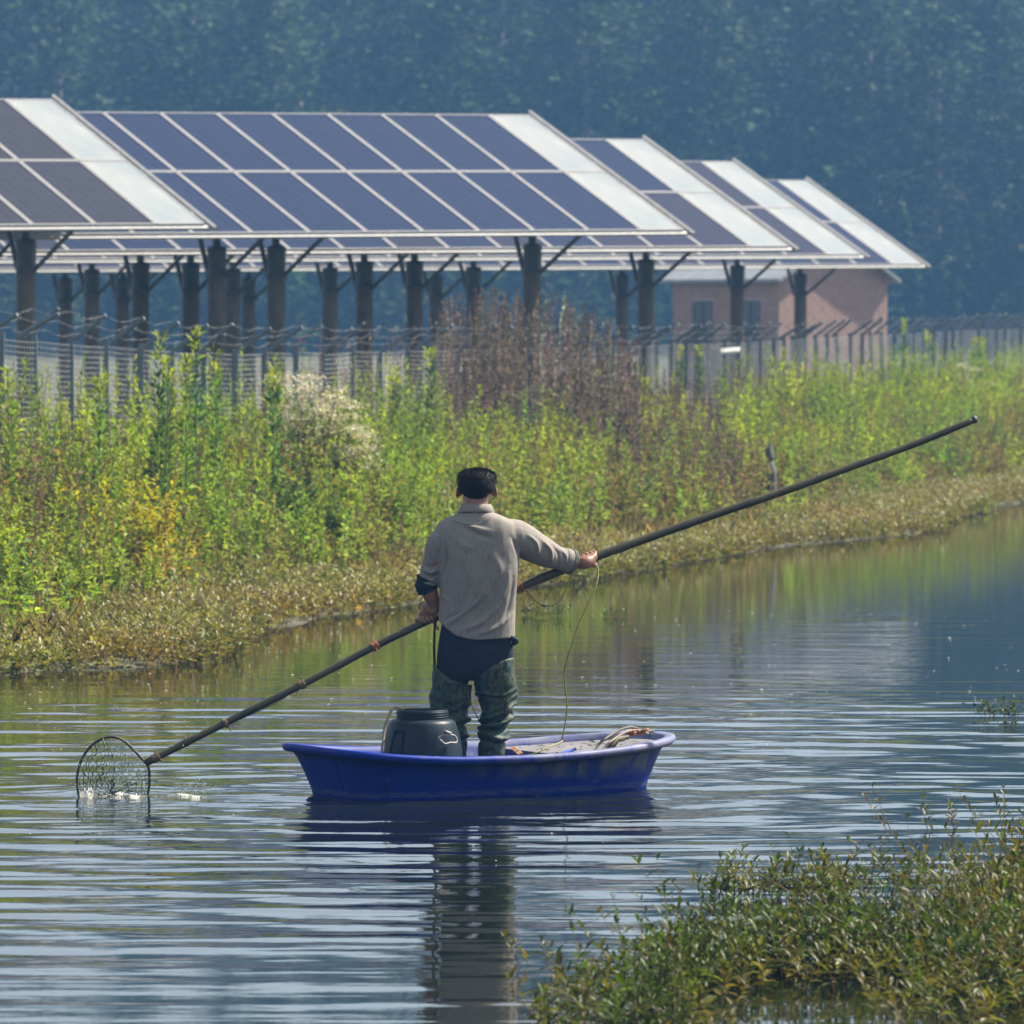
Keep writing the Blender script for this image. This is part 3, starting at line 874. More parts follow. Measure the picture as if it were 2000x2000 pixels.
# white plate lying by the fence, dark post on the shore
wp_ = at(1427, 689, 103.0)
m = MB()
vsb = [(-.16, -.05, 0), (.10, -.09, .012), (.17, .05, .03), (-.13, .09, .02)]
m.add([(x, y, z) for x, y, z in vsb] + [(x, y, z + .035) for x, y, z in vsb], [(3,2,1,0),(4,5,6,7),(0,1,5,4),(1,2,6,5),(2,3,7,6),(3,0,4,7)])
wo = m.build('white_plate', two_tone('white_foam', (.45, .45, .44), (.55, .55, .53), 8, rough=.6)); wo.location = wp_; wo.rotation_euler = (.25, -.1, .2)
tag(wo, 'broken white plate caught on the weeds in front of the fence', 'plate')
sp_ = at(1503, 1005, 83.0); gz = float(ground_z([[sp_[0], 83.0]])[0])
sp_[2] = gz - .1
pr = empty('shore_post', sp_); tag(pr, 'dark weathered post leaning among the weeds on the far shore', 'post')
Mp = two_tone('weathered_wood', (.055, .065, .065), (.11, .12, .115), 9, (1, 1, .3), .85, .5, .01)
hpost = at(1503, 868, 83.0)[2] - sp_[2]
MB().tube([(0, 0, 0), (.01, 0, .3), (.03, .01, .6), (.0, 0, hpost - .2)], [.075, .07, .06, .048], 10).build('shaft', Mp, pr, True)
MB().tube([(.0, 0, hpost - .2), (.01, 0, hpost - .16), (-.01, 0, hpost - .08), (.02, 0, hpost)], [.05, .056, .05, .022], 9).build('broken_top', Mp, pr, True)
MB().tube([(.15, .05, .0), (.2, .05, .12), (.38, .08, .05)], [.09, .10, .05], 8).build('stump', Mp, pr, True)
# ------------------------------------------------------------------ boat
PSI = R(30.0)
BU = np.array([math.cos(PSI), math.sin(PSI), 0]); BV = np.array([-math.sin(PSI), math.cos(PSI), 0])
BL, BB = 2.16, 1.08
STERN = np.array([-1.055, 34.96, 0])
boat = empty('blue_boat', STERN + BU * BL * .45, PSI)
tag(boat, 'small blue plastic boat with a faded bow carrying the standing fisherman', 'boat')
A_S, A_B, HB = BL * .45, BL * .55, BB / 2      # local frame: x to the bow, y to port, origin amidships
NB = 120
def outline(inset, k):
    th = 2 * math.pi * k / NB
    c, s = math.cos(th), math.sin(th)
    if c >= 0: a, n_, by = A_B, 2.35, HB
    else: a, n_, by = A_S, 5.5, HB
    ai, bi = a - inset * (1.15 if c >= 0 else 1.0), by - inset
    x = ai * math.copysign(abs(c) ** (2 / n_), c); y = bi * math.copysign(abs(s) ** (2 / n_), s)
    if c < 0: y *= 1 - .07 * (abs(x) / A_S) ** 2
    return x, y
def sheer(x):
    u = (x + .10) / A_B
    return .225 + (.055 * u * u if u > 0 else .065 * (x + .10) ** 2 / A_S ** 2)
def ringz(level, inset):
    out = []
    for k in range(NB):
        x, y = outline(inset, k); zr = sheer(x)
        z = level[0] + level[1] * zr
        out.append((x, y, z))
    return out
prof = [((-.10, 0), .18), ((-.085, 0), .150), ((0, .15), .122), ((0, .45), .092), ((0, .72), .062), ((-.045, 1), .042), ((-.043, 1), .006), ((-.034, 1), -.006), ((-.018, 1), -.010), ((-.004, 1), -.004), ((.0, 1), .010),
        ((.0, 1), .030), ((-.006, 1), .046), ((-.03, 1), .054), ((0, .6), .10), ((0, .25), .15), ((.02, 0), .185), ((.0, 0), .22)]
m = MB()
for lv, ins in prof: m.v += ringz(lv, ins)
for i in range(len(prof) - 1):
    for k in range(NB):
        k2 = (k + 1) % NB
        m.f.append((i*NB+k, i*NB+k2, (i+1)*NB+k2, (i+1)*NB+k))
m.f.append(tuple(range(NB))[::-1]); m.f.append(tuple((len(prof)-1)*NB + k for k in range(NB)))
bmat, nt, b, o = new_mat('blue_plastic')
v = coords(nt)
sep = N(nt, 'ShaderNodeSeparateXYZ'); nt.links.new(v, sep.inputs[0])
n1 = noise_tex(nt, v, 5.0, 6, .6)
def mr(val, a, b_, c, d):
    q = N(nt, 'ShaderNodeMapRange'); q.interpolation_type = 'SMOOTHSTEP'; nt.links.new(val, q.inputs['Value'])
    for kk, qq in zip(('From Min', 'From Max', 'To Min', 'To Max'), (a, b_, c, d)): q.inputs[kk].default_value = qq
    return q.outputs['Result']
def mth(op, a, b_):
    q = N(nt, 'ShaderNodeMath', operation=op)
    for i_, s_ in enumerate((a, b_)):
        if isinstance(s_, (int, float)): q.inputs[i_].default_value = s_
        else: nt.links.new(s_, q.inputs[i_])
    return q.outputs[0]
vv = coords(nt, (9, 9, 1.2)); drip = noise_tex(nt, vv, 1.0, 4, .6)
up_ = mr(mth('ADD', sep.outputs['Z'], mth('MULTIPLY', mth('SUBTRACT', n1, .5), .16)), .07, .15, 0.0, 1.0)
fwd = mr(mth('ADD', sep.outputs['X'], mth('MULTIPLY', mth('SUBTRACT', drip, .5), .5)), -.55, .35, 0.0, 1.0)
fade = mth('MULTIPLY', mth('MULTIPLY', up_, fwd), mr(drip, .36, .60, .12, 1.0))
scv = coords(nt, (2.2, 2.2, 14)); scuff = mr(noise_tex(nt, scv, 3.0, 6, .7), .60, .68, 0.0, .55)
band = mth('MULTIPLY', mr(sep.outputs['Z'], .008, .020, 0.0, 1.0), mr(sep.outputs['Z'], .030, .052, 1.0, 0.0))
stain = mth('MULTIPLY', band, mr(noise_tex(nt, coords(nt, (3, 3, 30)), 4.0, 5), .40, .60, .1, .6))
fade = mth('MAXIMUM', mth('MAXIMUM', fade, scuff), stain)
mixc = N(nt, 'ShaderNodeMix', data_type='RGBA')
nt.links.new(fade, mixc.inputs[0]); mixc.inputs[6].default_value = (.0, .020, .23, 1); mixc.inputs[7].default_value = (.105, .120, .185, 1)
top_ = mr(sep.outputs['Z'], .20, .235, 0, 1)
mix2 = N(nt, 'ShaderNodeMix', data_type='RGBA')
nt.links.new(mth('MULTIPLY', mth('MULTIPLY', top_, fwd), mr(n1, .35, .6, .35, 1.0)), mix2.inputs[0])
nt.links.new(mixc.outputs[2], mix2.inputs[6]); mix2.inputs[7].default_value = (.20, .205, .31, 1)
nt.links.new(mix2.outputs[2], b.inputs['Base Color'])
b.inputs['Roughness'].default_value = .5; b.inputs['Specular IOR Level'].default_value = .15
nt.links.new(bump(nt, noise_tex(nt, v, 60, 4), .12, .004), b.inputs['Normal'])
hull = m.build('hull', bmat, boat, True)
# moulded seams on transom and quarter
for tpx in (648, 752):
    pts = []
    def _opx(k):
        x, y = outline(.08, k); w_ = STERN + BU * (A_S + x) + BV * y
        return abs(1000 + F * w_[0] / w_[1] - tpx) + (1000 if (x > 0 or y > .30) else 0)
    kk_ = min(range(NB), key=_opx)
    for lv, ins in prof[2:6]:
        x, y = outline(ins, kk_); pts.append((x * 1.0015, y * 1.003, lv[0] + lv[1] * sheer(x)))
    MB().tube(pts, .0035, 5).build('seam', bmat, hull, True)
# bow deck: dusty platform with a bulkhead
XD = .38
dk = []
for k in range(NB):
    x, y = outline(.045, k)
    if x > XD: dk.append((x, y, sheer(x) - .035))
dk.sort(key=lambda q: math.atan2(q[1], q[0] - XD + .001))
yb = max(q[1] for q in dk)
dk = [(XD, dk[0][1] - .01, sheer(XD) - .03)] + dk + [(XD, dk[-1][1] + .01, sheer(XD) - .03)]
md = MB().add(dk, [tuple(range(len(dk)))])
md.add([dk[0], dk[-1], (XD, dk[-1][1] - .09, .02), (XD, dk[0][1] + .09, .02)], [(0, 1, 2, 3)])
M['deck'] = two_tone('dusty_deck', (.11, .11, .125), (.19, .185, .19), 7, rough=.85, bmp=.5, bdist=.006)
deckm = md.mesh('bow_deck'); deckm.materials.append(M['deck']); deckm.materials.append(bmat); deckm.polygons[1].material_index = 1
deck = mesh_ob('bow_deck', deckm, None, boat)
deb = MB()
for k in range(60):
    x = rnd.uniform(XD + .03, A_B - .18); y = rnd.uniform(-1, 1) * max(.05, .40 * (1 - ((x) / A_B) ** 3)); z = sheer(x) - .031
    z = sheer(XD) - .03 + (z - (sheer(XD) - .03)) * 1.0
    a = rnd.uniform(0, 3.14); L = rnd.uniform(.01, .05)
    deb.tube([(x, y, z + .002), (x + L * math.cos(a), y + L * math.sin(a), z + rnd.uniform(.001, .008))], rnd.uniform(.001, .0024), 3)
dbo = deb.build('dirt', two_tone('dry_plant_scraps', (.04, .035, .02), (.12, .10, .05), 20, rough=.9), deck); dbo['kind'] = 'stuff'
def boat_w(x, y, z):           # boat local -> world
    return STERN + BU * (BL * .45 + x) + BV * y + np.array([0, 0, z])

# ------------------------------------------------------------------ plastic barrel
bar_c = np.array([-.475, 35.17, .0])
barrel = empty('barrel', bar_c, 0)
tag(barrel, 'dark open-necked plastic barrel with threaded rim standing in the boat stern', 'barrel')
bz = .457
def bprof():
    return [(.0, .002), (.19, .002), (.208, .02), (.218, .09), (.216, .20), (.204, .29), (.190, .345), (.178, bz - .074), (.170, bz - .060), (.158, bz - .052), (.137, bz - .047)]
body_m = MB().lathe(bprof(), 40)
M['barrel'] = two_tone('barrel_plastic', (.004, .014, .026), (.012, .026, .040), 5, rough=.45, bmp=.2, bdist=.005, spec=.22)
body_o = body_m.build('body', M['barrel'], barrel, True)
neck = [(.137, bz - .046)]
for i in range(3):
    z = bz - .042 + i * .012
    neck += [(.1345, z), (.1405, z + .003), (.1405, z + .006), (.1345, z + .009)]
neck += [(.136, bz - .003), (.133, bz), (.127, bz), (.125, bz - .004), (.124, bz - .06), (.15, bz - .10), (.18, .2), (.18, .03), (0, .03)]
MB().lathe(neck, 40).build('neck', M['barrel'], barrel, True)
# recessed grip at left, bail handle at front right
gr = MB()
for a0 in (-2.25,):
    def cyl(a, z, r): return (r * math.cos(a), r * math.sin(a), z)
    P4 = [(a0 - .23, .235), (a0 + .17, .235), (a0 + .17, .355), (a0 - .12, .355)]
    rim = [cyl(a, z, .2155 - max(0, z - .25) * .16 + .003) for a, z in P4]; inn = [cyl(a * .0 + a0 + (a - a0) * .72, .295 + (z - .295) * .72, .185) for a, z in P4]
    gr.add(rim + inn, [(0, 1, 5, 4), (1, 2, 6, 5), (2, 3, 7, 6), (3, 0, 4, 7), (4, 5, 6, 7)])
gr.build('grip', M['barrel'], barrel)
M['handle'] = two_tone('worn_grey_plastic', (.16, .16, .15), (.30, .29, .27), 12, rough=.5)
hc = bar_c * 0
def bar_px(px, py, dY): return at(px, py, bar_c[1] + dY) - bar_c
hl = [(864, 1436), (880, 1436), (889, 1440), (892, 1449), (889, 1452), (880, 1451), (869, 1453), (862, 1447), (857, 1441), (864, 1436)]
HR = []
for px, py in hl:
    q = bar_px(px, py, -.2); rr = .228 - max(0, q[2] - .3) * .3
    q[1] = -math.sqrt(max(rr * rr - q[0] ** 2, .001)) - .012
    HR.append(q)
MB().tube(catmull(HR, 3), .0062, 6, cap=False).build('handle', M['handle'], barrel, True)
MB().tube([HR[0] + (.012, .02, .008), HR[0] + (.012, -.004, .022), HR[1] + (0, .0, .008)], .008, 6).build('handle_lug', M['handle'], barrel, True)
# rope hanging over the rim
rp = [(786, 1387, -.02), (776, 1382, -.08), (766, 1386, -.12), (757, 1404, -.16), (751, 1425, -.18), (748, 1450, -.20), (746, 1475, -.2)]
M['rope'] = two_tone('dirty_rope', (.20, .155, .10), (.34, .27, .18), 60, rough=.9, bmp=.6, bdist=.004)
ro = MB().tube(catmull([at(a, c, bar_c[1] + d) for a, c, d in rp], 4), .0085, 7).build('rope', M['rope'], None, True)
tag(ro, 'thick tan rope hanging over the left rim of the barrel', 'rope')

# ------------------------------------------------------------------ landing net: bamboo pole, hoop, mesh
POLE = [(285, 1490, 35.15), (440, 1412, 35.25), (590, 1337, 35.34), (733, 1262, 35.43), (840, 1211, 35.50), (925, 1180, 35.55), (1012, 1148, 35.61), (1098, 1113, 35.67), (1150, 1093, 35.71),
        (1280, 1046, 35.80), (1400, 1004, 35.88), (1530, 960, 35.96), (1660, 913, 36.04), (1790, 866, 36.13), (1905, 819, 36.2)]
RAD = [.0195, .0195, .0195, .020, .0205, .0215, .0245, .0255, .0235, .0225, .0215, .021, .0195, .0185, .018]
pw = [at(*q) for q in POLE]
pc = catmull(pw, 8); rc = [float(q[0]) for q in catmull([(r, 0, 0) for r in RAD], 8)]
net = empty('landing_net', pw[4]); tag(net, 'long bamboo pole with a round hoop net dipped in the water, held by the fisherman', 'landing net')
def nb(m, name, mat, par=net, smooth=True):
    o_ = m.build(name, mat, par, smooth)
    if par is net: o_.location = -net.location
    return o_
bam, nt, b, o = new_mat('bamboo')
v = coords(nt, (1, 1, 1)); f_ = noise_tex(nt, v, 5, 5)
nt.links.new(ramp2(nt, f_, (.022, .022, .012), (.065, .056, .028)), b.inputs['Base Color']); b.inputs['Roughness'].default_value = .38
pm_ = MB()
rr = list(rc)
for j in range(0, len(rr)):
    if j % 8 == 4: rr[j] *= 1.10
pm_.tube(pc, rr, 14)
pole = nb(pm_, 'pole', bam)
tipm = MB(); tipm.tube([pc[-1] - (pc[-1] - pc[-2]) * .3, pc[-1] + (pc[-1] - pc[-2]) * .15], [.0215, .0205], 12); o_ = tipm.build('end_cap', M['dark_steel'], pole, True)
M['tape'] = two_tone('rust_tape', (.22, .075, .03), (.36, .15, .07), 40, rough=.7)
M['twine'] = two_tone('binding_twine', (.10, .07, .04), (.20, .14, .08), 60, rough=.8)
def lashing(px, rad, mat, wid, name='lashing'):
    j = int(np.argmin([abs(1000 + F * q[0] / q[1] - px) for q in pc])); c = pc[j]; ax = pc[j+1] - pc[j-1]; ax /= np.linalg.norm(ax)
    mm = MB(); pts = []
    a = np.cross(ax, (0, 1, 0)); a /= np.linalg.norm(a); b_ = np.cross(ax, a)
    for k in range(60):
        t = k / 59; th = t * 2 * math.pi * 5
        pts.append(c + ax * (t - .5) * wid + (a * math.cos(th) + b_ * math.sin(th)) * (rc[j] + .003))
    mm.tube(pts, .0042, 5)
    for k in range(3):
        d = a * rnd.gauss(0, 1) + b_ * rnd.gauss(0, 1) + ax * rnd.gauss(0, .5); d /= np.linalg.norm(d)
        mm.tube([c + d * rc[j], c + d * (rc[j] + .02), c + d * (rc[j] + rnd.uniform(.03, .05)) - (0, 0, .008)], [.003, .0028, .0015], 4)
    mm.build(name, mat, pole, True)
lashing(733, 0, M['tape'], .035); lashing(590, 0, M['twine'], .03); lashing(1016, 0, M['tape'], .05); lashing(445, 0, M['twine'], .015); lashing(312, 0, M['twine'], .04)
# small bolt on the pole near the hoop
q = pc[int(.6 * 8)]
MB().tube([q + (0, 0, .01), q + (0, 0, .045)], .0035, 6).build('bolt', M['steel'], pole)
# slack wire along the pole
sl = [at(585, 1342, 35.33), at(540, 1372, 35.31), at(480, 1400, 35.28), at(445, 1412, 35.25)]
MB().tube(catmull(sl, 4), .0025, 5).build('slack_wire', M['twine'], pole, True)
HY = 35.13
hoop_px = [(285, 1490), (262, 1466), (247, 1451), (232, 1442), (218, 1439), (202, 1442), (184, 1452), (168, 1469), (157, 1490), (151, 1515), (151, 1538), (158, 1562), (178, 1584), (215, 1593), (255, 1584), (283, 1562), (291, 1538), (292, 1515), (290, 1500), (285, 1490)]
hp = catmull([at(a, c, HY + .02 * math.sin((a - 220) / 70)) for a, c in hoop_px], 4)
M['hoop'] = two_tone('hoop_steel', (.020, .022, .022), (.045, .045, .042), 30, rough=.6)
nb(MB().tube(hp, .0075, 7, cap=False), 'hoop', M['hoop'])
M['netting'] = two_tone('net_twine', (.02, .045, .045), (.05, .085, .08), 60, rough=.7)
nm = MB()
apex = at(219, 1549, HY - .16)
hpa = hp[:-1]; NR, NT = 11, len(hpa)
grid = []
for i in range(NR + 1):
    t = i / NR
    ringp = []
    for k in range(0, NT, 2):
        p = hpa[k]
        q = p * (1 - t) + apex * t
        bul = math.sin(t * math.pi) * .05
        q = q + np.array([rnd.gauss(0, .004), -bul, rnd.gauss(0, .004) - .02 * math.sin(t * math.pi)])
        ringp.append(q)
    grid.append(ringp)
K = len(grid[0])
for i in range(NR):
    for k in range(K):
        if i > 6 and k % 2: continue
        nm.tube([grid[i][k], (grid[i][k] + grid[i+1][(k) % K]) / 2 + (rnd.gauss(0, .003), 0, rnd.gauss(0, .003)), grid[i+1][(k + (i % 2)) % K]], .0021 if rnd.random() < .82 else .0042, 3, cap=False)
        if 0 < i < 8: nm.tube([grid[i][k], grid[i][(k + 1) % K]], .0018, 3, cap=False)
nb(nm, 'netting', M['netting'])

# ------------------------------------------------------------------ cords
M['cord'] = two_tone('yellow_flex', (.16, .15, .03), (.27, .25, .06), 30, rough=.5)
c1 = [(1155, 1096, 35.69), (1166, 1106, 35.68), (1168, 1122, 35.66), (1163, 1148, 35.62), (1146, 1185, 35.58), (1130, 1220, 35.56), (1118, 1255, 35.55), (1106, 1292, 35.56), (1102, 1320, 35.57), (1106, 1360, 35.58), (1107, 1390, 35.6), (1099, 1440, 35.62), (1096, 1449, 35.6), (1070, 1460, 35.5), (1048, 1470, 35.45), (1020, 1478, 35.42)]
o_ = MB().tube(catmull([at(*q) for q in c1], 5), .0040, 6).build('power_cord', M['cord'], None, True)
tag(o_, 'thin yellow cord dropping from the right hand into the boat', 'cord')
c2 = [(1020, 1149, 35.60), (1030, 1156, 35.58), (1042, 1170, 35.56), (1058, 1182, 35.55), (1076, 1183, 35.56), (1092, 1174, 35.58), (1105, 1152, 35.62), (1114, 1128, 35.66), (1120, 1108, 35.68)]
o_ = MB().tube(catmull([at(*q) for q in c2], 5), .0042, 6).build('cord_loop', M['cord'], None, True)
tag(o_, 'yellow cord loop hanging below the pole at the right forearm', 'cord')
MB().tube([at(1057, 1182, 35.55), at(1066, 1184, 35.55)], .006, 6).build('splice', M['dark_steel'], o_, True)
c3 = [(915, 1340, 35.36), (915, 1360, 35.34), (922, 1380, 35.33), (932, 1400, 35.33), (938, 1410, 35.36)]
o_ = MB().tube(catmull([at(*q) for q in c3], 5), .003, 5).build('wader_cord', M['twine'], None, True)
tag(o_, 'thin brown cord hanging between the two wader legs', 'cord')
# cables on the bow
M['rubber'] = two_tone('cable_rubber', (.045, .038, .028), (.12, .10, .07), 20, rough=.6)
cb = empty('bow_cables', boat_w(.6, 0, sheer(.6) - .03)); tag(cb, 'bundle of dark cables bound with rust tape lying over the bow deck', 'cables')
for pts, r_, mt in (([(1162, 1472, 35.42), (1170, 1453, 35.47), (1190, 1438, 35.55), (1215, 1424, 35.66), (1238, 1421, 35.76), (1262, 1432, 35.83)], .0075, 'rubber'),
                    ([(1172, 1474, 35.42), (1182, 1458, 35.47), (1200, 1443, 35.55), (1222, 1430, 35.66), (1244, 1426, 35.76), (1266, 1433, 35.82)], .0062, 'rope'),
                    ([(1236, 1424, 35.76), (1256, 1430, 35.8), (1276, 1428, 35.85), (1270, 1438, 35.83)], .006, 'rubber')):
    MB().tube(catmull([at(*q) - np.array(cb.location) for q in pts], 5), r_, 7).build('cable', M[mt], cb, True)
tb = MB()
for k in range(16):
    q = at(1224 + k * 2.6 + rnd.uniform(-2, 2), 1433 - k * .35 + rnd.uniform(-3.5, 3.5), 35.74) - np.array(cb.location)
    d = np.array([rnd.uniform(-.02, .02), rnd.uniform(-.015, .015), rnd.uniform(-.008, .014)])
    tb.tube([q - d, q, q + d], [.004, .009, .003], 5)
tb.build('tape_binding', M['tape'], cb, True)
bt = MB(); q = at(1208, 1446, 35.6)
bt.tube([q + (-.055, -.1, -.05), q + (-.01, -.02, .005), q + (.03, .0, .012)], [.02, .016, .016], 8); bt.tube([q + (-.005, 0, .010), q + (.055, .02, .016)], [.013, .011], 8)
o_ = bt.build('torch', M['rubber'], None, True); tag(o_, 'short black rubber torch leaning on the edge of the bow deck', 'torch')
o_ = MB(); q0, q1 = at(1001, 1459, 35.5), at(1017, 1473, 35.42)
dv = (q1 - q0); nn_ = np.array([0.012, .0, .004])
o_.add([q0 - nn_, q0 + nn_, q1 + nn_, q1 - nn_, q0 - nn_ + (0, .008, .002), q0 + nn_ + (0, .008, .002), q1 + nn_ + (0, .008, .002), q1 - nn_ + (0, .008, .002)], [(0, 1, 2, 3), (7, 6, 5, 4), (0, 4, 5, 1), (1, 5, 6, 2), (2, 6, 7, 3), (3, 7, 4, 0)])
o_ = o_.build('wood_slat', two_tone('orange_wood', (.34, .17, .10), (.46, .26, .17), 9, rough=.7)); tag(o_, 'orange wooden slat leaning inside the boat right of the fisherman', 'slat')
o_ = MB().tube([at(1098, 1472, 35.36), at(1124, 1463, 35.46)], .0085, 8).build('blue_rod', two_tone('blue_tube', (.01, .05, .35), (.02, .08, .45), 9, rough=.4)); tag(o_, 'short bright blue rod sticking up inside the boat', 'rod')
# ------------------------------------------------------------------ fisherman
MY = 35.40
def W(px, py, dy=0.0): return at(px, py, MY + dy)
PXM = F / MY
def loft(rings, cap=True):
    n = len(rings[0]); vs_ = [p for r_ in rings for p in r_]; fs_ = []
    for i in range(len(rings) - 1):
        for k in range(n):
            k2 = (k + 1) % n; fs_.append((i*n+k, i*n+k2, (i+1)*n+k2, (i+1)*n+k))
    if cap:
        fs_.append(tuple(range(n))[::-1]); fs_.append(tuple((len(rings)-1)*n + k for k in range(n)))
    return vs_, fs_
def hring(px0, px1, py, dy, bdep, n=40, e=2.3, tilt=0.0):
    c = W((px0 + px1) / 2, py, dy); a = (px1 - px0) / 2 / PXM
    out = []
    for k in range(n):
        th = 2 * math.pi * k / n; cc, ss = math.cos(th), math.sin(th)
        x = a * math.copysign(abs(cc) ** (2 / e), cc); y = bdep * math.copysign(abs(ss) ** (2 / e), ss)
        out.append(c + np.array([x, y, tilt * x]))
    return out
def interp_rings(rows, sub=4):
    arr = catmull([np.array(r_, float) for r_ in rows], sub)
    return [hring(q[0], q[1], q[2], q[3], q[4]) for q in arr]
def limb(pts, rads, n=16, sub=4, flat=None):
    P_ = catmull(pts, sub); R_ = [float(q[0]) for q in catmull([(r_, 0, 0) for r_ in rads], sub)]
    d0 = (P_[0] - P_[1]); d0 /= np.linalg.norm(d0); d1 = P_[-1] - P_[-2]; d1 /= np.linalg.norm(d1)
    P_ = [P_[0] + d0 * R_[0] * .8, P_[0] + d0 * R_[0] * .5] + P_ + [P_[-1] + d1 * R_[-1] * .5, P_[-1] + d1 * R_[-1] * .8]
    R_ = [R_[0] * .45, R_[0] * .82] + R_ + [R_[-1] * .82, R_[-1] * .45]
    m_ = MB().tube(P_, R_, n)
    return m_.v, m_.f
def ellipsoid(c, rx, ry, rz, n=20, m_=14, rot=None):
    vs_, fs_ = [], []
    c = np.array(c, float)
    for i in range(1, m_):
        ph = math.pi * i / m_
        for k in range(n):
            th = 2 * math.pi * k / n
            q = np.array([rx * math.sin(ph) * math.cos(th), ry * math.sin(ph) * math.sin(th), rz * math.cos(ph)])
            if rot is not None: q = np.array(rot @ Vector(q))
            vs_.append(c + q)
    for i in range(m_ - 2):
        for k in range(n):
            k2 = (k + 1) % n; fs_.append((i*n+k, (i+1)*n+k, (i+1)*n+k2, i*n+k2))
    fs_.append(tuple(range(n))); fs_.append(tuple((m_-2)*n + k for k in range(n))[::-1])
    return vs_, fs_
def fuse(parts, voxel, smooth_it=4, smooth_f=.5):
    m_ = MB()
    for v_, f_ in parts: m_.add(v_, f_)
    me_ = m_.mesh('tmp'); ob = bpy.data.objects.new('tmp', me_); COL.objects.link(ob)
    bmx = bmesh.new(); bmx.from_mesh(me_); bmesh.ops.recalc_face_normals(bmx, faces=bmx.faces); bmx.to_mesh(me_); bmx.free()
    md_ = ob.modifiers.new('r', 'REMESH'); md_.mode = 'VOXEL'; md_.voxel_size = voxel; md_.use_smooth_shade = True
    if smooth_it:
        sm = ob.modifiers.new('s', 'SMOOTH'); sm.iterations = smooth_it; sm.factor = smooth_f
    dg = bpy.context.evaluated_depsgraph_get(); dg.update()
    res = bpy.data.meshes.new_from_object(ob.evaluated_get(dg))
    bpy.data.objects.remove(ob); bpy.data.meshes.remove(me_)
    return res
def get_v(me_):
    a = np.empty(len(me_.vertices) * 3, np.float32); me_.vertices.foreach_get('co', a); return a.reshape(-1, 3).astype(float)
def get_n(me_):
    a = np.empty(len(me_.vertices) * 3, np.float32); me_.vertices.foreach_get('normal', a); return a.reshape(-1, 3).astype(float)
def set_v(me_, V): me_.vertices.foreach_set('co', V.astype(np.float32).ravel()); me_.update()
def to_px(V): # image position of world points
    rel = V - np.array([0, 0, CAM_H]); dep = rel[:, 1] * _cp - rel[:, 2] * _sp; upc = rel[:, 1] * _sp + rel[:, 2] * _cp
    return 1000 + F * rel[:, 0] / dep, 1000 - F * upc / dep
def cut(me_, keep_fn, snap=None):
    V = get_v(me_); k = keep_fn(V)
    bmx = bmesh.new(); bmx.from_mesh(me_); bmx.verts.ensure_lookup_table()
    bmesh.ops.delete(bmx, geom=[bmx.verts[i_] for i_ in np.nonzero(~k)[0]], context='VERTS')
    bmx.to_mesh(me_); bmx.free()
    me_.polygons.foreach_set('use_smooth', np.ones(len(me_.polygons), dtype=bool)); me_.update()
    return me_
def boundary_idx(me_):
    bmx = bmesh.new(); bmx.from_mesh(me_)
    r_ = [v_.index for v_ in bmx.verts if any(e_.is_boundary for e_ in v_.link_edges)]
    bmx.free(); return np.array(r_, int)

person = empty('person', (W(925, 1540)[0], MY, .02))
tag(person, 'person in a grey shirt and green waders standing with back turned, gripping the pole', 'person')
def pob(name, me_, mat, smooth=True, par=None):
    if len(me_.materials) == 0: me_.materials.append(mat)
    else: me_.materials[0] = mat
    o_ = link(bpy.data.objects.new(name, me_), par or person)
    if par is None: o_.location = -person.location
    return o_

# --- hands: fingers close round the pole
def pole_frame(px):
    j = int(np.argmin([abs(1000 + F * q[0] / q[1] - px) for q in pc]))
    c = pc[j]; ax = pc[j+1] - pc[j-1]; ax /= np.linalg.norm(ax)
    near = np.array([0, -1.0, 0]); near -= ax * (near @ ax); near /= np.linalg.norm(near)
    upv = np.cross(near, ax); upv = upv if upv[2] > 0 else -upv
    return c, ax, near, upv, rc[j]
def arc(fr, s, a0, a1, rad, n=6):
    c, ax, near, upv, r0 = fr
    out = []
    for i_ in range(n):
        a = R(a0 + (a1 - a0) * i_ / (n - 1))
        rr_ = r0 + rad
        out.append(c + ax * s + (near * math.cos(a) + upv * math.sin(a)) * rr_)
    return out
hand_parts = []
# right hand: back of the hand towards the camera, knuckles to the right
fr = pole_frame(1146); c, ax, near, upv, r0 = fr
for i_, (s, end, rad) in enumerate(((.040, 215, .0092), (.0185, 232, .0098), (-.004, 236, .0096), (-.0255, 222, .0085))):
    pts = [c + ax * (s * .72 - .012) + near * (r0 + .020) - upv * .010] + arc(fr, s, 38, end, rad + .001, 8)
    hand_parts.append(limb(pts, [.0105] + [rad * 1.08, rad * 1.05, rad, rad * .98, rad, rad * .95, rad * .9, rad * .8], 10, 3))
hand_parts.append(limb([W(1122, 1098, .27), c - ax * .045 + near * (r0 + .030) - upv * .004, c - ax * .010 + near * (r0 + .020) - upv * .004, c + ax * .020 + near * (r0 + .014) + upv * .006], [.030, .036, .035, .024], 14, 4))
hand_parts.append(limb([c - ax * .02 + near * (r0 + .028) - upv * .020, c + ax * .008 + near * (r0 + .014) - upv * .034, c + ax * .030 + near * .004 - upv * (r0 + .014), c + ax * .044 - near * .012 - upv * (r0 + .010)], [.018, .0145, .0125, .0105], 10, 4))
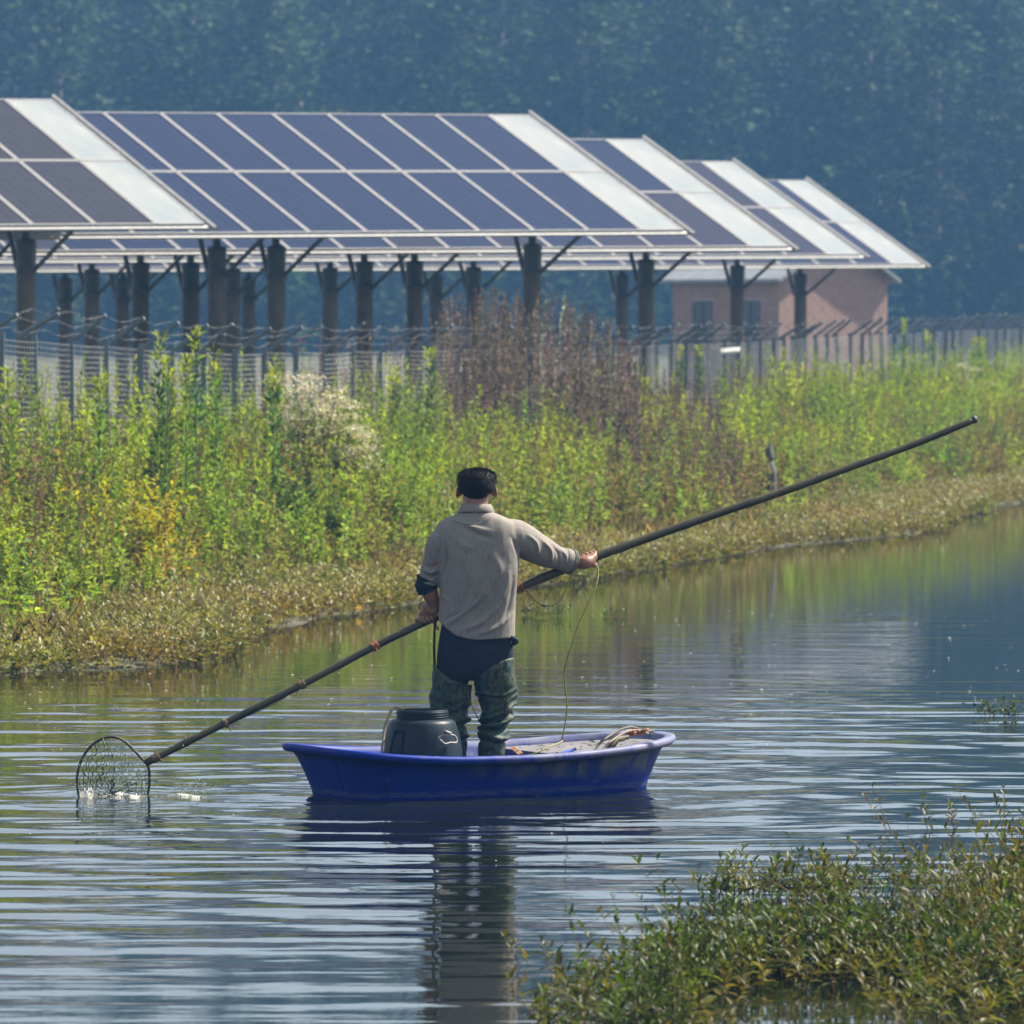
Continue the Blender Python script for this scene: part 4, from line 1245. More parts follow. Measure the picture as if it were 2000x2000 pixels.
# left hand: over the pole from above, index finger hanging on the camera side
fl = pole_frame(836); c, ax, near, upv, r0 = fl
for i_, (s, a0, a1, rad) in enumerate(((.012, 80, -62, .0098), (-.011, 95, -12, .0098), (-.032, 100, -2, .0092), (-.052, 105, 18, .0082))):
    pts = [c + ax * (s * .55 + .004) + upv * (r0 + .040) + near * .012] + arc(fl, s, a0, a1, rad + .001, 7)
    if i_ == 0: pts.append(c + ax * (s + .004) + near * (r0 * .8 + .012) - upv * .060)
    hand_parts.append(limb(pts, [.0115] + [rad * 1.08] * 2 + [rad] * 3 + [rad * .92] * 2 + ([rad * .85] if i_ == 0 else []), 10, 3))
hand_parts.append(limb([W(849, 1182, .045), W(848, 1192, .06), c + ax * .012 + upv * (r0 + .052) + near * .014, c + ax * (-.012) + upv * (r0 + .026) + near * .012], [.028, .030, .031, .022], 14, 4))
hand_parts.append(limb([c + ax * .018 + upv * (r0 + .05) - near * .008, c - ax * .022 + upv * (r0 + .034) - near * .022, c - ax * .050 + upv * (r0 + .012) - near * .018, c - ax * .070 + upv * (r0 + .006) - near * .016], [.017, .014, .012, .0095], 10, 4))

# --- body: head, neck, arms, torso and legs in one skin
skin_parts = list(hand_parts)
HC = W(931, 957, .03)
skin_parts += [ellipsoid(HC + (0, -.005, .018), .080, .100, .094), ellipsoid(HC + (0, .042, -.045), .064, .066, .080),
               ellipsoid(HC + (0, .066, -.105), .034, .030, .022),                       # chin
               limb([HC + (0, .098, .012), HC + (0, .116, -.022), HC + (0, .104, -.036)], [.009, .014, .012], 10),   # nose
               limb([HC + (-.04, .088, .022), HC + (0, .100, .026), HC + (.04, .088, .022)], [.010, .011, .010], 10),  # brow
               limb([HC + (-.022, .094, -.068), HC + (0, .101, -.066), HC + (.022, .094, -.068)], [.006, .009, .006], 8),  # mouth
               limb([W(929, 1022, .0), W(928, 1000, .0), W(929, 975, .015), W(931, 955, .03)], [.078, .071, .068, .064], 20)]
for s in (-1, 1):
    e_ = HC + (s * .0985, .004, -.012)
    rot = Matrix.Rotation(s * .38, 3, 'Z') @ Matrix.Rotation(-s * .16, 3, 'Y')
    skin_parts.append(ellipsoid(e_, .0085, .021, .033, 14, 10, rot))
    skin_parts.append(ellipsoid(e_ + (s * .006, -.012, .004), .007, .008, .028, 12, 8, rot))
    skin_parts.append(ellipsoid(e_ + (-s * .010, .004, -.002), .012, .016, .02, 12, 8))
skin_parts.append(loft(interp_rings([(885, 978, 1016, .0, .07), (862, 1000, 1040, .0, .09), (868, 1000, 1100, .0, .10), (868, 1000, 1180, 0, .098), (865, 1002, 1250, 0, .105), (870, 998, 1310, 0, .10)])))
skin_parts.append(limb([W(985, 1042, .0), W(1020, 1054, .06), W(1056, 1076, .15), W(1095, 1090, .25), W(1122, 1098, .28)], [.06, .055, .048, .040, .027]))
skin_parts.append(limb([W(872, 1050, 0), W(852, 1090, .0), W(838, 1132, .015), W(838, 1150, .025), W(844, 1170, .04), W(849, 1187, .052)], [.06, .05, .046, .046, .040, .028]))
for xs in ((893, 880, 878, 884), (965, 968, 966, 960)):
    skin_parts.append(limb([W(xs[0], 1300, 0), W(xs[1], 1370, .03), W(xs[2], 1440, .02), W(xs[3], 1512, -.01)], [.085, .065, .055, .042]))
    skin_parts.append(limb([W(xs[3], 1522, -.03), W(xs[3] - 2, 1530, .05), W(xs[3] - 3, 1533, .15)], [.036, .036, .026]))
body_me = fuse(skin_parts, .0042, 3, .5)
skm, nt, b, o = new_mat('skin')
v = coords(nt)
nt.links.new(ramp2(nt, noise_tex(nt, v, 22, 5), (.19, .085, .052), (.30, .15, .095)), b.inputs['Base Color'])
b.inputs['Roughness'].default_value = .45
b.inputs['Subsurface Weight'].default_value = .12; b.inputs['Subsurface Radius'].default_value = (.02, .007, .004); b.inputs['Subsurface Scale'].default_value = .5
nt.links.new(bump(nt, noise_tex(nt, v, 160, 3), .25, .002), b.inputs['Normal'])
body = pob('body', body_me, skm)
# --- hair
hs = MB(); n_, m_ = 48, 30
hv, hf = ellipsoid(HC + (0, -.006, .022), .1005, .112, .106, n_, m_)
hair_me = bpy.data.meshes.new('hair'); hair_me.from_pydata([tuple(q) for q in hv], [], hf); hair_me.update()
def hair_keep(V):
    px_, py_ = to_px(V); dyv = V[:, 1] - HC[1]
    low = np.where(dyv < -.02, 979 - 9 * ((px_ - 930) / 24.) ** 2 * (np.abs(px_ - 930) > 14), 948)
    low = np.where(dyv > .05, 934, low)
    crown = ((px_ - 936) / 11.) ** 2 + ((dyv - .0) / .05) ** 2 < 1
    return py_ < low
hair_me = cut(hair_me, hair_keep)
V = get_v(hair_me); NN = get_n(hair_me)
px_, py_ = to_px(V)
disp = np.array([.007 * mnoise.noise((p[0] * 60, p[1] * 60, p[2] * 60)) for p in V])
V2 = V + NN * disp[:, None]
taper = sstep((978 - py_) / 30.)
sq = sstep((945 - py_) / 20.)
V2 = HC + (V2 - HC) * (1 - .07 * (1 - taper))[:, None]
V2[:, 0] = HC[0] + (V2[:, 0] - HC[0]) * (1 + .10 * sq)
ztop = HC[2] + .102
over = np.maximum(V2[:, 2] - (ztop - .04), 0)
V2[:, 2] -= over - .052 * np.tanh(over / .052)
V2[:, 0] += (V2[:, 0] - HC[0]) * .02 * sstep((V2[:, 2] - HC[2] - .04) / .05)
px_, py_ = to_px(V2)
set_v(hair_me, V2)
hm_ = MB()
idx = rng.integers(0, len(V2), 4200)
for j in idx:
    p = V2[j] + rng.normal(0, .0035, 3); nrm = NN[j]
    up_s = sstep(np.array((960 - py_[j]) / 30.))
    d = nrm * .8 + np.array([rng.normal(0, .35), rng.normal(0, .35), .55 * up_s + rng.normal(0, .3) - .5 * (1 - up_s)])
    d /= np.linalg.norm(d); L = rng.uniform(.008, .019) * (.4 + .6 * up_s)
    s_ = np.cross(d, rng.normal(0, 1, 3)); s_ /= np.linalg.norm(s_)
    hm_.add([p + s_ * .0013, p - s_ * .0013, p + d * L], [(0, 1, 2)])
o_ = len(hair_me.vertices)
hmx = MB(); hmx.add([tuple(q) for q in V2], [tuple(pq.vertices) for pq in hair_me.polygons]); hmx.add(hm_.v, hm_.f)
hairmat, nt, b, o = new_mat('black_hair')
b.inputs['Base Color'].default_value = (.007, .007, .009, 1); b.inputs['Roughness'].default_value = .75; b.inputs['Specular IOR Level'].default_value = .2
pob('hair', hmx.mesh('hair', True), hairmat)

# --- shirt
sh = [loft(interp_rings([(903, 957, 998, .0, .074), (886, 978, 1006, .0, .086), (862, 1003, 1018, .0, .10), (851, 1013, 1036, .0, .118), (851, 1016, 1070, -.008, .126), (856, 1014, 1110, -.010, .130), (858, 1009, 1150, -.006, .126), (857, 1007, 1190, 0, .124), (855, 1007, 1225, 0, .126), (853, 1007, 1264, 0, .128)])),
      limb([W(978, 1044, .0), W(1010, 1050, .045), W(1046, 1070, .12), W(1082, 1087, .20), W(1104, 1094, .238), W(1112, 1097, .25)], [.088, .094, .086, .068, .060, .058], 20),
      limb([W(880, 1052, 0), W(858, 1064, .0), W(848, 1092, .005), W(840, 1120, .012), W(837, 1138, .02)], [.080, .074, .062, .057, .056], 20)]
shirt_me = fuse(sh, .0065, 5, .5)
HEM = [(845, 1196), (853, 1206), (862, 1218), (872, 1228), (892, 1242), (915, 1248), (931, 1250), (950, 1249), (970, 1248), (990, 1247), (1012, 1244)]
hx, hy = np.array([q[0] for q in HEM]), np.array([q[1] for q in HEM])
def hem_at(px_): return np.interp(px_, hx, hy)
V = get_v(shirt_me); NN = get_n(shirt_me); px_, py_ = to_px(V)
back = np.clip(-NN[:, 1] * 1.6 + .25, 0, 1)
FOLDS = [([(872, 1222), (905, 1196), (935, 1170), (950, 1140)], 6, 9), ([(868, 1210), (893, 1200), (918, 1185), (936, 1165)], 4, -5), ([(900, 1232), (940, 1215), (975, 1180)], 7, 6), ([(925, 1240), (965, 1228), (1000, 1200)], 6, 5),
         ([(895, 1020), (930, 1032), (960, 1038)], 6, 4), ([(905, 1028), (935, 1044), (965, 1052)], 5, -4), ([(868, 1060), (872, 1090), (866, 1130)], 4, -6), ([(1000, 1050), (1012, 1075), (1018, 1098)], 5, -6),
         ([(995, 1110), (985, 1150), (960, 1195)], 7, 5), ([(1003, 1130), (998, 1170), (985, 1215)], 5, -4), ([(900, 1100), (912, 1150), (905, 1195)], 8, -4), ([(930, 1120), (926, 1160), (905, 1190)], 6, 4),
         ([(1030, 1044), (1048, 1062), (1052, 1090)], 4, 4), ([(1058, 1054), (1075, 1075), (1076, 1100)], 4, 5), ([(1080, 1066), (1092, 1082), (1088, 1108)], 3, -4), ([(1095, 1072), (1106, 1090), (1100, 1112)], 3, 5),
         ([(826, 1112), (842, 1118), (858, 1112)], 3, 5), ([(824, 1122), (842, 1127), (856, 1122)], 3, -4), ([(822, 1100), (840, 1108), (858, 1098)], 3, -3), ([(860, 1160), (875, 1175), (880, 1200)], 5, 3), ([(960, 1080), (975, 1110), (970, 1150)], 9, 3), ([(880, 1045), (905, 1065), (930, 1072)], 7, 2.5)]
disp = np.zeros(len(V))
for line, wpx, amp in FOLDS:
    q = np.array(catmull([np.array(p, float) for p in line], 6))
    dmin = np.full(len(V), 1e9); tt = np.zeros(len(V))
    for j, (a, c) in enumerate(zip(q[:-1], q[1:])):
        ab = c - a; t = np.clip(((px_ - a[0]) * ab[0] + (py_ - a[1]) * ab[1]) / (ab @ ab), 0, 1)
        dd = np.hypot(px_ - a[0] - t * ab[0], py_ - a[1] - t * ab[1])
        m2 = dd < dmin; dmin = np.where(m2, dd, dmin); tt = np.where(m2, (j + t) / (len(q) - 1), tt)
    disp += back * amp * .0026 * np.exp(-(dmin / (wpx * .8)) ** 2) * np.sin(np.pi * np.clip(tt, .03, .97)) ** .6
disp += np.array([  .005 * mnoise.noise((p[0] * 9, p[1] * 9, p[2] * 5)) + .0026 * mnoise.noise((p[0] * 26, p[1] * 26, p[2] * 16)) for p in V])
set_v(shirt_me, V + NN * disp[:, None])
def shirt_keep(V):
    px_, py_ = to_px(V); arm = (px_ < 852) & (py_ < 1160)
    return (py_ < hem_at(px_)) | arm | (py_ < 1150)
cut(shirt_me, shirt_keep)
bi = boundary_idx(shirt_me); V = get_v(shirt_me); px_, py_ = to_px(V)
for j in bi:
    if py_[j] > 1160: V[j, 2] -= (hem_at(px_[j]) - py_[j]) / PXM
set_v(shirt_me, V)
shm, nt, b, o = new_mat('slub_shirt')
v1 = coords(nt, (230, 230, 13)); s1 = noise_tex(nt, v1, 1.0, 3, .6)
v2 = coords(nt, (1, 1, 1)); s2 = noise_tex(nt, v2, 6, 4)
mixs = N(nt, 'ShaderNodeMix', data_type='RGBA')
c1_ = ramp2(nt, s1, (.075, .072, .076), (.27, .247, .223), .31, .46); c2_ = ramp2(nt, s2, (.19, .172, .157), (.255, .23, .208))
mixs.inputs[0].default_value = .5; nt.links.new(c1_, mixs.inputs[6]); nt.links.new(c2_, mixs.inputs[7])
nt.links.new(mixs.outputs[2], b.inputs['Base Color']); b.inputs['Roughness'].default_value = .9; b.inputs['Specular IOR Level'].default_value = .15
nt.links.new(bump(nt, noise_tex(nt, coords(nt, (420, 420, 120)), 1.0, 2), .25, .0015), b.inputs['Normal'])
shirt = pob('shirt', shirt_me, shm)
sd = shirt.modifiers.new('thick', 'SOLIDIFY'); sd.thickness = .004; sd.offset = -1
# collar
def cring(px0, px1, py, dy, dep, sag): 
    r_ = hring(px0, px1, py, dy, dep, 40, 2.0)
    return [p + np.array([0, 0, sag * (math.sin(2 * math.pi * k / 40))]) for k, p in enumerate(r_)]
col = [cring(902, 957, 1001, .004, .078, -.010), cring(903, 957, 990, .004, .073, -.006), cring(903.5, 956, 986, .004, .071, -.004), cring(901, 959, 985, .004, .0755, -.004), cring(898, 962, 991, .003, .083, -.008), cring(893, 966, 1000, .002, .093, -.012), cring(894, 965, 1003, .002, .090, -.012)]
v_, f_ = loft(col, False)
cm_ = MB().add(v_, f_).mesh('collar', True); pob('collar', cm_, shm)
# yoke seam and hem stitching
ys = [(879, 1014), (895, 1021), (915, 1024), (935, 1023), (950, 1017), (958, 1010)]
def on_back(px, py):  # nearest back surface of the shirt at a pixel
    d_ = np.hypot(px_s - px, py_s - py) + np.where(N_s[:, 1] < .1, 0, 50)
    return V_s[int(np.argmin(d_))]
V_s = get_v(shirt_me); N_s = get_n(shirt_me); px_s, py_s = to_px(V_s)
sdark = two_tone('seam_thread', (.10, .10, .11), (.14, .14, .15), 40, rough=.9)
pts = []
for px, py in catmull([np.array((a, c, 0.)) for a, c in ys], 6) and [(q[0], q[1]) for q in catmull([np.array((a, c, 0.)) for a, c in ys], 6)]:
    q = on_back(px, py); pts.append(W(px, py, q[1] - MY - .0012))
pob('yoke_seam', MB().tube(pts, .0013, 4).mesh('yoke_seam', True), sdark)
# cuffs
rcf = [W(1100, 1092, .228), W(1106, 1094, .238), W(1113, 1097, .250), W(1117, 1098, .258)]
pob('right_cuff', MB().tube(catmull(rcf, 3), [.060, .062, .0635, .064, .0645, .064, .0635, .063, .060, .046], 24, cap=False).mesh('right_cuff', True), shm)
wb_ = MB()
for k, (t, rr_) in enumerate(((W(1112, 1096, .248), .0655), (W(1116, 1098, .256), .0645))):
    ax_ = np.array(rcf[-1]) - np.array(rcf[0]); ax_ /= np.linalg.norm(ax_); a_ = np.cross(ax_, (0, 0, 1)); a_ /= np.linalg.norm(a_); b__ = np.cross(ax_, a_)
    wb_.tube([t + (a_ * math.cos(q) + b__ * math.sin(q)) * rr_ for q in np.linspace(0, 6.283, 30)], .0045, 6, cap=False)
pob('wrist_cord', wb_.mesh('wrist_cord', True), two_tone('grey_green_cord', (.10, .115, .10), (.17, .185, .165), 30, rough=.7))
lc = [W(836, 1128, .018), W(834, 1134, .020), W(833, 1142, .023), W(835, 1150, .027), W(837, 1155, .029)]
navy = two_tone('navy_cloth', (.010, .016, .032), (.020, .030, .055), 9, rough=.85, bmp=.3, bdist=.004, spec=.2)
lcm = MB().tube(catmull(lc, 4), [.0565 + .006 * math.sin(k * .9) * (k % 3) * .5 + .004 * math.sin(math.pi * k / 16) for k in range(16)] + [.05], 24, cap=False).mesh('left_cuff', True)
pob('left_cuff', lcm, navy)['label'] = 'navy rolled-up left cuff'
# --- trousers
tr_parts = [loft(interp_rings([(864, 1002, 1195, 0, .098), (861, 1002, 1225, .0, .102), (856, 1003, 1255, -.002, .108), (853, 1003, 1285, -.004, .106), (856, 1000, 1312, .0, .098), (880, 972, 1328, .0, .075)])),
            limb([W(888, 1290, 0), W(882, 1330, .01), W(878, 1380, .02)], [.092, .088, .078]), limb([W(965, 1290, 0), W(966, 1330, .01), W(968, 1380, .02)], [.092, .088, .078])]
tr_me = fuse(tr_parts, .008, 6)
V = get_v(tr_me); NN = get_n(tr_me)
px_, py_ = to_px(V)
dd = np.array([.004 * mnoise.noise((p[0] * 10, p[1] * 10, p[2] * 7 + 3)) for p in V])
for (x0, y0, x1, y1) in ((858, 1256, 880, 1266), (935, 1266, 985, 1258)):   # back pockets
    tq = np.clip((px_ - x0) / (x1 - x0), 0, 1); yy_ = y0 + (y1 - y0) * tq
    dd -= .004 * np.exp(-((py_ - yy_) / 2.2) ** 2) * ((px_ > x0) & (px_ < x1)) * (NN[:, 1] < 0)
set_v(tr_me, V + NN * dd[:, None])
pob('trousers', tr_me, navy)
# --- hip waders
wad, nt, b, o = new_mat('camouflage_rubber')
v = coords(nt, (1, 1, .8)); w1 = noise_tex(nt, v, 16, 4, .6); w2 = noise_tex(nt, v, 42, 5, .65)
ca = ramp2(nt, w1, (.010, .052, .050), (.055, .072, .046), .40, .56)
mx = N(nt, 'ShaderNodeMix', data_type='RGBA')
rm = ramp2(nt, w2, (1, 1, 1), (0, 0, 0), .41, .49)
nt.links.new(rm, mx.inputs[0]); nt.links.new(ca, mx.inputs[6]); mx.inputs[7].default_value = (.010, .015, .014, 1)
nt.links.new(mx.outputs[2], b.inputs['Base Color']); b.inputs['Roughness'].default_value = .6; b.inputs['Specular IOR Level'].default_value = .35
nt.links.new(bump(nt, noise_tex(nt, coords(nt), 30, 5), .35, .006), b.inputs['Normal'])
def wader(pts, rads, edge, folds, name):
    wm_ = fuse([limb(pts, rads, 22, 6)], .0075, 3)
    V = get_v(wm_); NN = get_n(wm_); px_, py_ = to_px(V); dd = np.zeros(len(V))
    for (yc, slope, wv, amp, cx) in folds:
        yl = yc + slope * (px_ - cx) + 5 * np.sin((px_ + V[:, 1] * 200) / 17.)
        dd += amp * .0014 * np.exp(-((py_ - yl) / wv) ** 2)
    dd += np.array([.007 * mnoise.noise((p[0] * 14 + yc, p[1] * 14, p[2] * 11)) + .003 * mnoise.noise((p[0] * 35, p[1] * 35, p[2] * 30)) for p in V])
    set_v(wm_, V + NN * dd[:, None])
    V = get_v(wm_)
    cut(wm_, lambda V_: to_px(V_)[1] > edge(to_px(V_)[0]))
    bi = boundary_idx(wm_); V = get_v(wm_); px_, py_ = to_px(V)
    for j in bi:
        V[j, 2] -= (edge(np.array([px_[j]]))[0] - py_[j]) / PXM
    set_v(wm_, V)
    o_ = pob(name, wm_, wad); s_ = o_.modifiers.new('t', 'SOLIDIFY'); s_.thickness = .004; s_.offset = -1
    return o_
wader([W(886, 1286, -.008), W(884, 1325, -.004), W(880, 1360, .015), W(877, 1395, .02), W(884, 1425, .01), W(886, 1460, .0), W(885, 1500, -.01), W(884, 1522, .0)], [.108, .107, .104, .100, .078, .074, .066, .062],
      lambda x: np.interp(x, [840, 848, 860, 880, 905, 925], [1292, 1298, 1312, 1328, 1336, 1338]), [(1408, .1, 7, 18, 900), (1420, -.1, 4, -12, 900), (1385, -.25, 5, 8, 885), (1438, .2, 5, 9, 890), (1452, -.2, 4, -8, 890), (1362, .2, 8, 5, 880)], 'wader')
wader([W(963, 1280, -.010), W(966, 1322, -.004), W(969, 1352, .02), W(971, 1385, .025), W(967, 1412, .01), W(963, 1440, .0), W(960, 1465, -.005), W(959, 1500, -.01), W(958, 1522, .0)], [.111, .113, .109, .088, .076, .080, .072, .064, .062],
      lambda x: np.interp(x, [920, 940, 960, 985, 1000, 1010], [1336, 1318, 1302, 1289, 1285, 1284]), [(1352, -.06, 2.5, 7, 990), (1358, -.06, 3, -5, 990), (1395, -.42, 5, 14, 965), (1403, -.42, 4, -10, 965), (1412, -.25, 5, 14, 965), (1424, -.1, 4, -11, 965), (1436, .25, 5, 11, 965), (1448, .1, 4, -9, 965), (1380, -.5, 5, 7, 970)], 'wader')
for xs, ds in (((884, 1524), 0), ((958, 1524), 0)):
    bm2 = fuse([limb([W(xs[0], 1518, -.02), W(xs[0], 1526, .05), W(xs[0] - 3, 1531, .17)], [.050, .048, .038], 16)], .008, 3)
    V = get_v(bm2); V[:, 2] = np.maximum(V[:, 2], .022); set_v(bm2, V); pob('boot', bm2, M['rubber'])
# straps and belt knot
blk = two_tone('black_webbing', (.006, .007, .009), (.014, .015, .018), 30, rough=.7)
pob('strap', MB().tube(catmull([W(851, 1205, -.02), W(849, 1225, -.03), W(848, 1250, -.03), W(848, 1275, -.03), W(849, 1300, -.03)], 4), [.012, .013, .010] + [.0075] * 14, 6).mesh('strap', True), blk)
pob('strap', MB().tube(catmull([W(1003, 1250, -.03), W(999, 1262, -.04), W(997, 1280, -.04), W(999, 1300, -.04), W(1003, 1325, -.04)], 4), [.010] * 5 + [.006] * 12, 6).mesh('strap', True), blk)
pob('belt_end', MB().tube(catmull([W(996, 1244, -.06), W(1004, 1248, -.055), W(1010, 1252, -.05), W(1002, 1258, -.055)], 3), [.012] * 10, 7).mesh('belt_end', True), navy)
eyes = MB()
for s in (-1, 1): eyes.add(*ellipsoid(HC + (s * .031, .0895, .006), .0115, .0115, .0105, 14, 10))
pob('eyes', eyes.mesh('eyes', True), two_tone('eye', (.5, .48, .45), (.6, .58, .55), 5, rough=.2))
# ------------------------------------------------------------------ splash round the net, floating specks
wmat, nt, b, o = new_mat('foam_water')
b.inputs['Base Color'].default_value = (.62, .63, .57, 1); b.inputs['Roughness'].default_value = .15
tl = N(nt, 'ShaderNodeBsdfTranslucent'); tl.inputs[0].default_value = (.78, .79, .72, 1)
mxs = N(nt, 'ShaderNodeMixShader'); mxs.inputs[0].default_value = .6
nt.links.new(b.outputs[0], mxs.inputs[1]); nt.links.new(tl.outputs[0], mxs.inputs[2])
tp = N(nt, 'ShaderNodeBsdfTransparent'); mxt = N(nt, 'ShaderNodeMixShader')
nt.links.new(ramp2(nt, noise_tex(nt, coords(nt, (1, 1, 1)), 90, 4, .65), (.15, .15, .15), (.95, .95, .95), .38, .62), mxt.inputs[0])
nt.links.new(tp.outputs[0], mxt.inputs[1]); nt.links.new(mxs.outputs[0], mxt.inputs[2]); nt.links.new(mxt.outputs[0], o.inputs['Surface'])
dmat, nt, b, o = new_mat('water_drop')
b.inputs['Base Color'].default_value = (.9, .92, .92, 1); b.inputs['Roughness'].default_value = .05; b.inputs['Transmission Weight'].default_value = .6; b.inputs['IOR'].default_value = 1.33
def blob(mb_, c, r_, st=(1, 1, 1)):
    t_ = (1 + 5 ** .5) / 2
    vs_ = [(-1, t_, 0), (1, t_, 0), (-1, -t_, 0), (1, -t_, 0), (0, -1, t_), (0, 1, t_), (0, -1, -t_), (0, 1, -t_), (t_, 0, -1), (t_, 0, 1), (-t_, 0, -1), (-t_, 0, 1)]
    fs_ = [(0,11,5),(0,5,1),(0,1,7),(0,7,10),(0,10,11),(1,5,9),(5,11,4),(11,10,2),(10,7,6),(7,1,8),(3,9,4),(3,4,2),(3,2,6),(3,6,8),(3,8,9),(4,9,5),(2,4,11),(6,2,10),(8,6,7),(9,8,1)]
    s_ = r_ / 1.902
    mb_.add([(c[0] + x * s_ * st[0], c[1] + y * s_ * st[1], c[2] + z * s_ * st[2]) for x, y, z in vs_], fs_)
sm_ = MB()
def sheet(x0, x1, ybase, n_, hmax, hfun, jag, depth):
    vs_, fs_ = [], []
    for i_ in range(n_ + 1):
        u = i_ / n_
        q = on_water(x0 + (x1 - x0) * u, ybase + 3 * math.sin(u * 9 + depth)); q[1] += depth
        h_ = max(.002, hmax * hfun(u) * (.45 + 1.1 * abs(mnoise.noise((u * jag, depth * 31, 1.7)))))
        lean = .25 * h_ * mnoise.noise((u * jag * .6, 4.1, depth * 17))
        for j_ in range(4):
            t = j_ / 3
            vs_.append((q[0] + lean * t + .002 * mnoise.noise((u * 60, t * 3, depth)), q[1] - .5 * h_ * t * t + .004 * mnoise.noise((u * 40, t * 4, 9)), -.006 + (h_ + .006) * t))
    for i_ in range(n_):
        for j_ in range(3):
            if j_ == 2 and mnoise.noise((i_ * .37, depth * 50, 2.2)) > .12: continue
            a_ = i_ * 4 + j_; fs_.append((a_, a_ + 4, a_ + 5, a_ + 1))
    sm_.add(vs_, fs_)
for dpt, hm_s in ((.0, .055), (.025, .045), (-.02, .035), (.045, .03)):
    sheet(156, 288, 1557, 90, hm_s, lambda u: .45 + .8 * math.exp(-((u - .18) / .16) ** 2) + .35 * math.exp(-((u - .6) / .2) ** 2), 26, dpt)
for dpt, hm_s in ((.0, .011), (.03, .013)):
    sheet(286, 405, 1555, 80, hm_s, lambda u: .5 + .9 * math.exp(-((u - .75) / .18) ** 2), 30, dpt)
fm = sm_.mesh('splash', True)
fm.materials.append(wmat)
spl = link(bpy.data.objects.new('splash', fm)); tag(spl, 'white water splashing round the hoop net', 'splash', kind='stuff')
dm = MB()
for k in range(420):
    t = rnd.random()
    if k < 110: px, py, Y = 60 + 330 * rnd.random() ** .8, 1370 + 190 * rnd.random(), 35.1 + rnd.gauss(0, .3)
    elif k < 260: px, py, Y = rnd.gauss(382, 26), 1549 - abs(rnd.gauss(0, 13)), 35.1 + rnd.gauss(0, .08)
    else: px, py, Y = rnd.gauss(215, 45), 1545 - abs(rnd.gauss(0, 26)), 35.05 + rnd.gauss(0, .06)
    q = at(px, py, Y)
    if q[2] < .004: continue
    blob(dm, q, rnd.choice((.0018, .0022, .003, .0036)), (1, 1, rnd.uniform(.9, 1.5)))
do = dm.build('water_drops', dmat, None, True); tag(do, 'small drops flung up from the hoop net', 'drops', kind='stuff')
fl_ = MB()
for k in range(330):
    px = rnd.uniform(0, 2000); py = rnd.uniform(1190, 1400) if rnd.random() < .88 else rnd.uniform(1400, 1700)
    q = on_water(px, py)
    if poly_dist([q[:2]], shore)[0] > -.3: continue
    r_ = rnd.uniform(.004, .013) * (1 if py < 1400 else .5); a = rnd.uniform(0, 3.1)
    pts4 = [(q[0] + r_ * math.cos(a + j * 1.2566) * rnd.uniform(.6, 1.5), q[1] + r_ * math.sin(a + j * 1.2566) * rnd.uniform(.6, 1.5), .003 + rnd.uniform(0, .004)) for j in range(5)]
    fl_.add(pts4 + [(q[0], q[1], .006)], [(0, 1, 5), (1, 2, 5), (2, 3, 5), (3, 4, 5), (4, 0, 5)])
fo = fl_.build('floating_specks', two_tone('seed_fluff', (.30, .31, .26), (.48, .48, .43), 3, rough=.8)); tag(fo, 'pale specks of fluff and scum floating on the pond', 'specks', kind='stuff')

# ------------------------------------------------------------------ waterweed in the foreground
WG, WO, WR = (.040, .066, .010), (.078, .080, .013), (.105, .058, .018)
def sprig_geo(base, H, lean, k, L, W_, cols, rs, stemcol=(.10, .065, .03)):
    """creeping stem with pairs of lance-shaped leaves, 6-vertex leaves"""
    n = len(base)
    ln = np.column_stack([lean[:, 0], lean[:, 1], np.ones(n)]) * H[:, None]
    top = base + ln
    out = [stems(base, top, np.full(n, .0032), jitter(stemcol, n, .2, rs))]
    t = np.linspace(.22, 1.0, k)[None] + rs.normal(0, .03, (n, k)); t = np.clip(t, .05, 1.02)
    az0 = rs.uniform(0, 6.28, (n, 1)) + np.arange(k)[None] * 1.57
    for sgn in (0, np.pi):
        az = az0 + sgn + rs.normal(0, .25, (n, k)); e = np.clip(.15 + .75 * t + rs.normal(0, .25, (n, k)), -.3, 1.35)
        d = np.stack([np.cos(az) * np.cos(e), np.sin(az) * np.cos(e), np.sin(e)], 2).reshape(-1, 3)
        pos = (base[:, None] + ln[:, None] * t[..., None]).reshape(-1, 3)
        LL = (L * (1 - .35 * t) * np.exp(rs.normal(0, .22, (n, k)))).ravel(); Wd = LL * W_ / L
        cc = np.repeat(cols[:, None], k, 1) * np.exp(rs.normal(0, .22, (n, k, 1))) ; cc = cc.reshape(-1, 3)
        side = np.cross(d, np.array([0, 0, 1.0]) + rs.normal(0, .2, d.shape)); side = unit(side); upn = np.cross(side, d)
        b0 = pos; dr = np.array([0, 0, -1.0])
        m1 = pos + d * (LL * .30)[:, None]; m2 = pos + d * (LL * .68)[:, None] + dr * (LL * .06)[:, None]; tip = pos + d * LL[:, None] + dr * (LL * .20)[:, None]
        V = np.stack([b0, m1 + side * (Wd * .48)[:, None] + upn * (Wd * .2)[:, None], m1 - side * (Wd * .48)[:, None] + upn * (Wd * .2)[:, None],
                      m2 + side * (Wd * .40)[:, None] + upn * (Wd * .2)[:, None], m2 - side * (Wd * .40)[:, None] + upn * (Wd * .2)[:, None], tip, m1, m2], 1).reshape(-1, 3)
        kk = np.arange(len(pos))[:, None] * 8
        T = np.concatenate([kk + np.array(q) for q in ((0,1,6),(0,6,2),(1,3,7),(1,7,6),(6,7,4),(6,4,2),(3,5,7),(7,5,4))])
        out.append((V, T, np.repeat(cc, 8, 0)))
    return join(out)
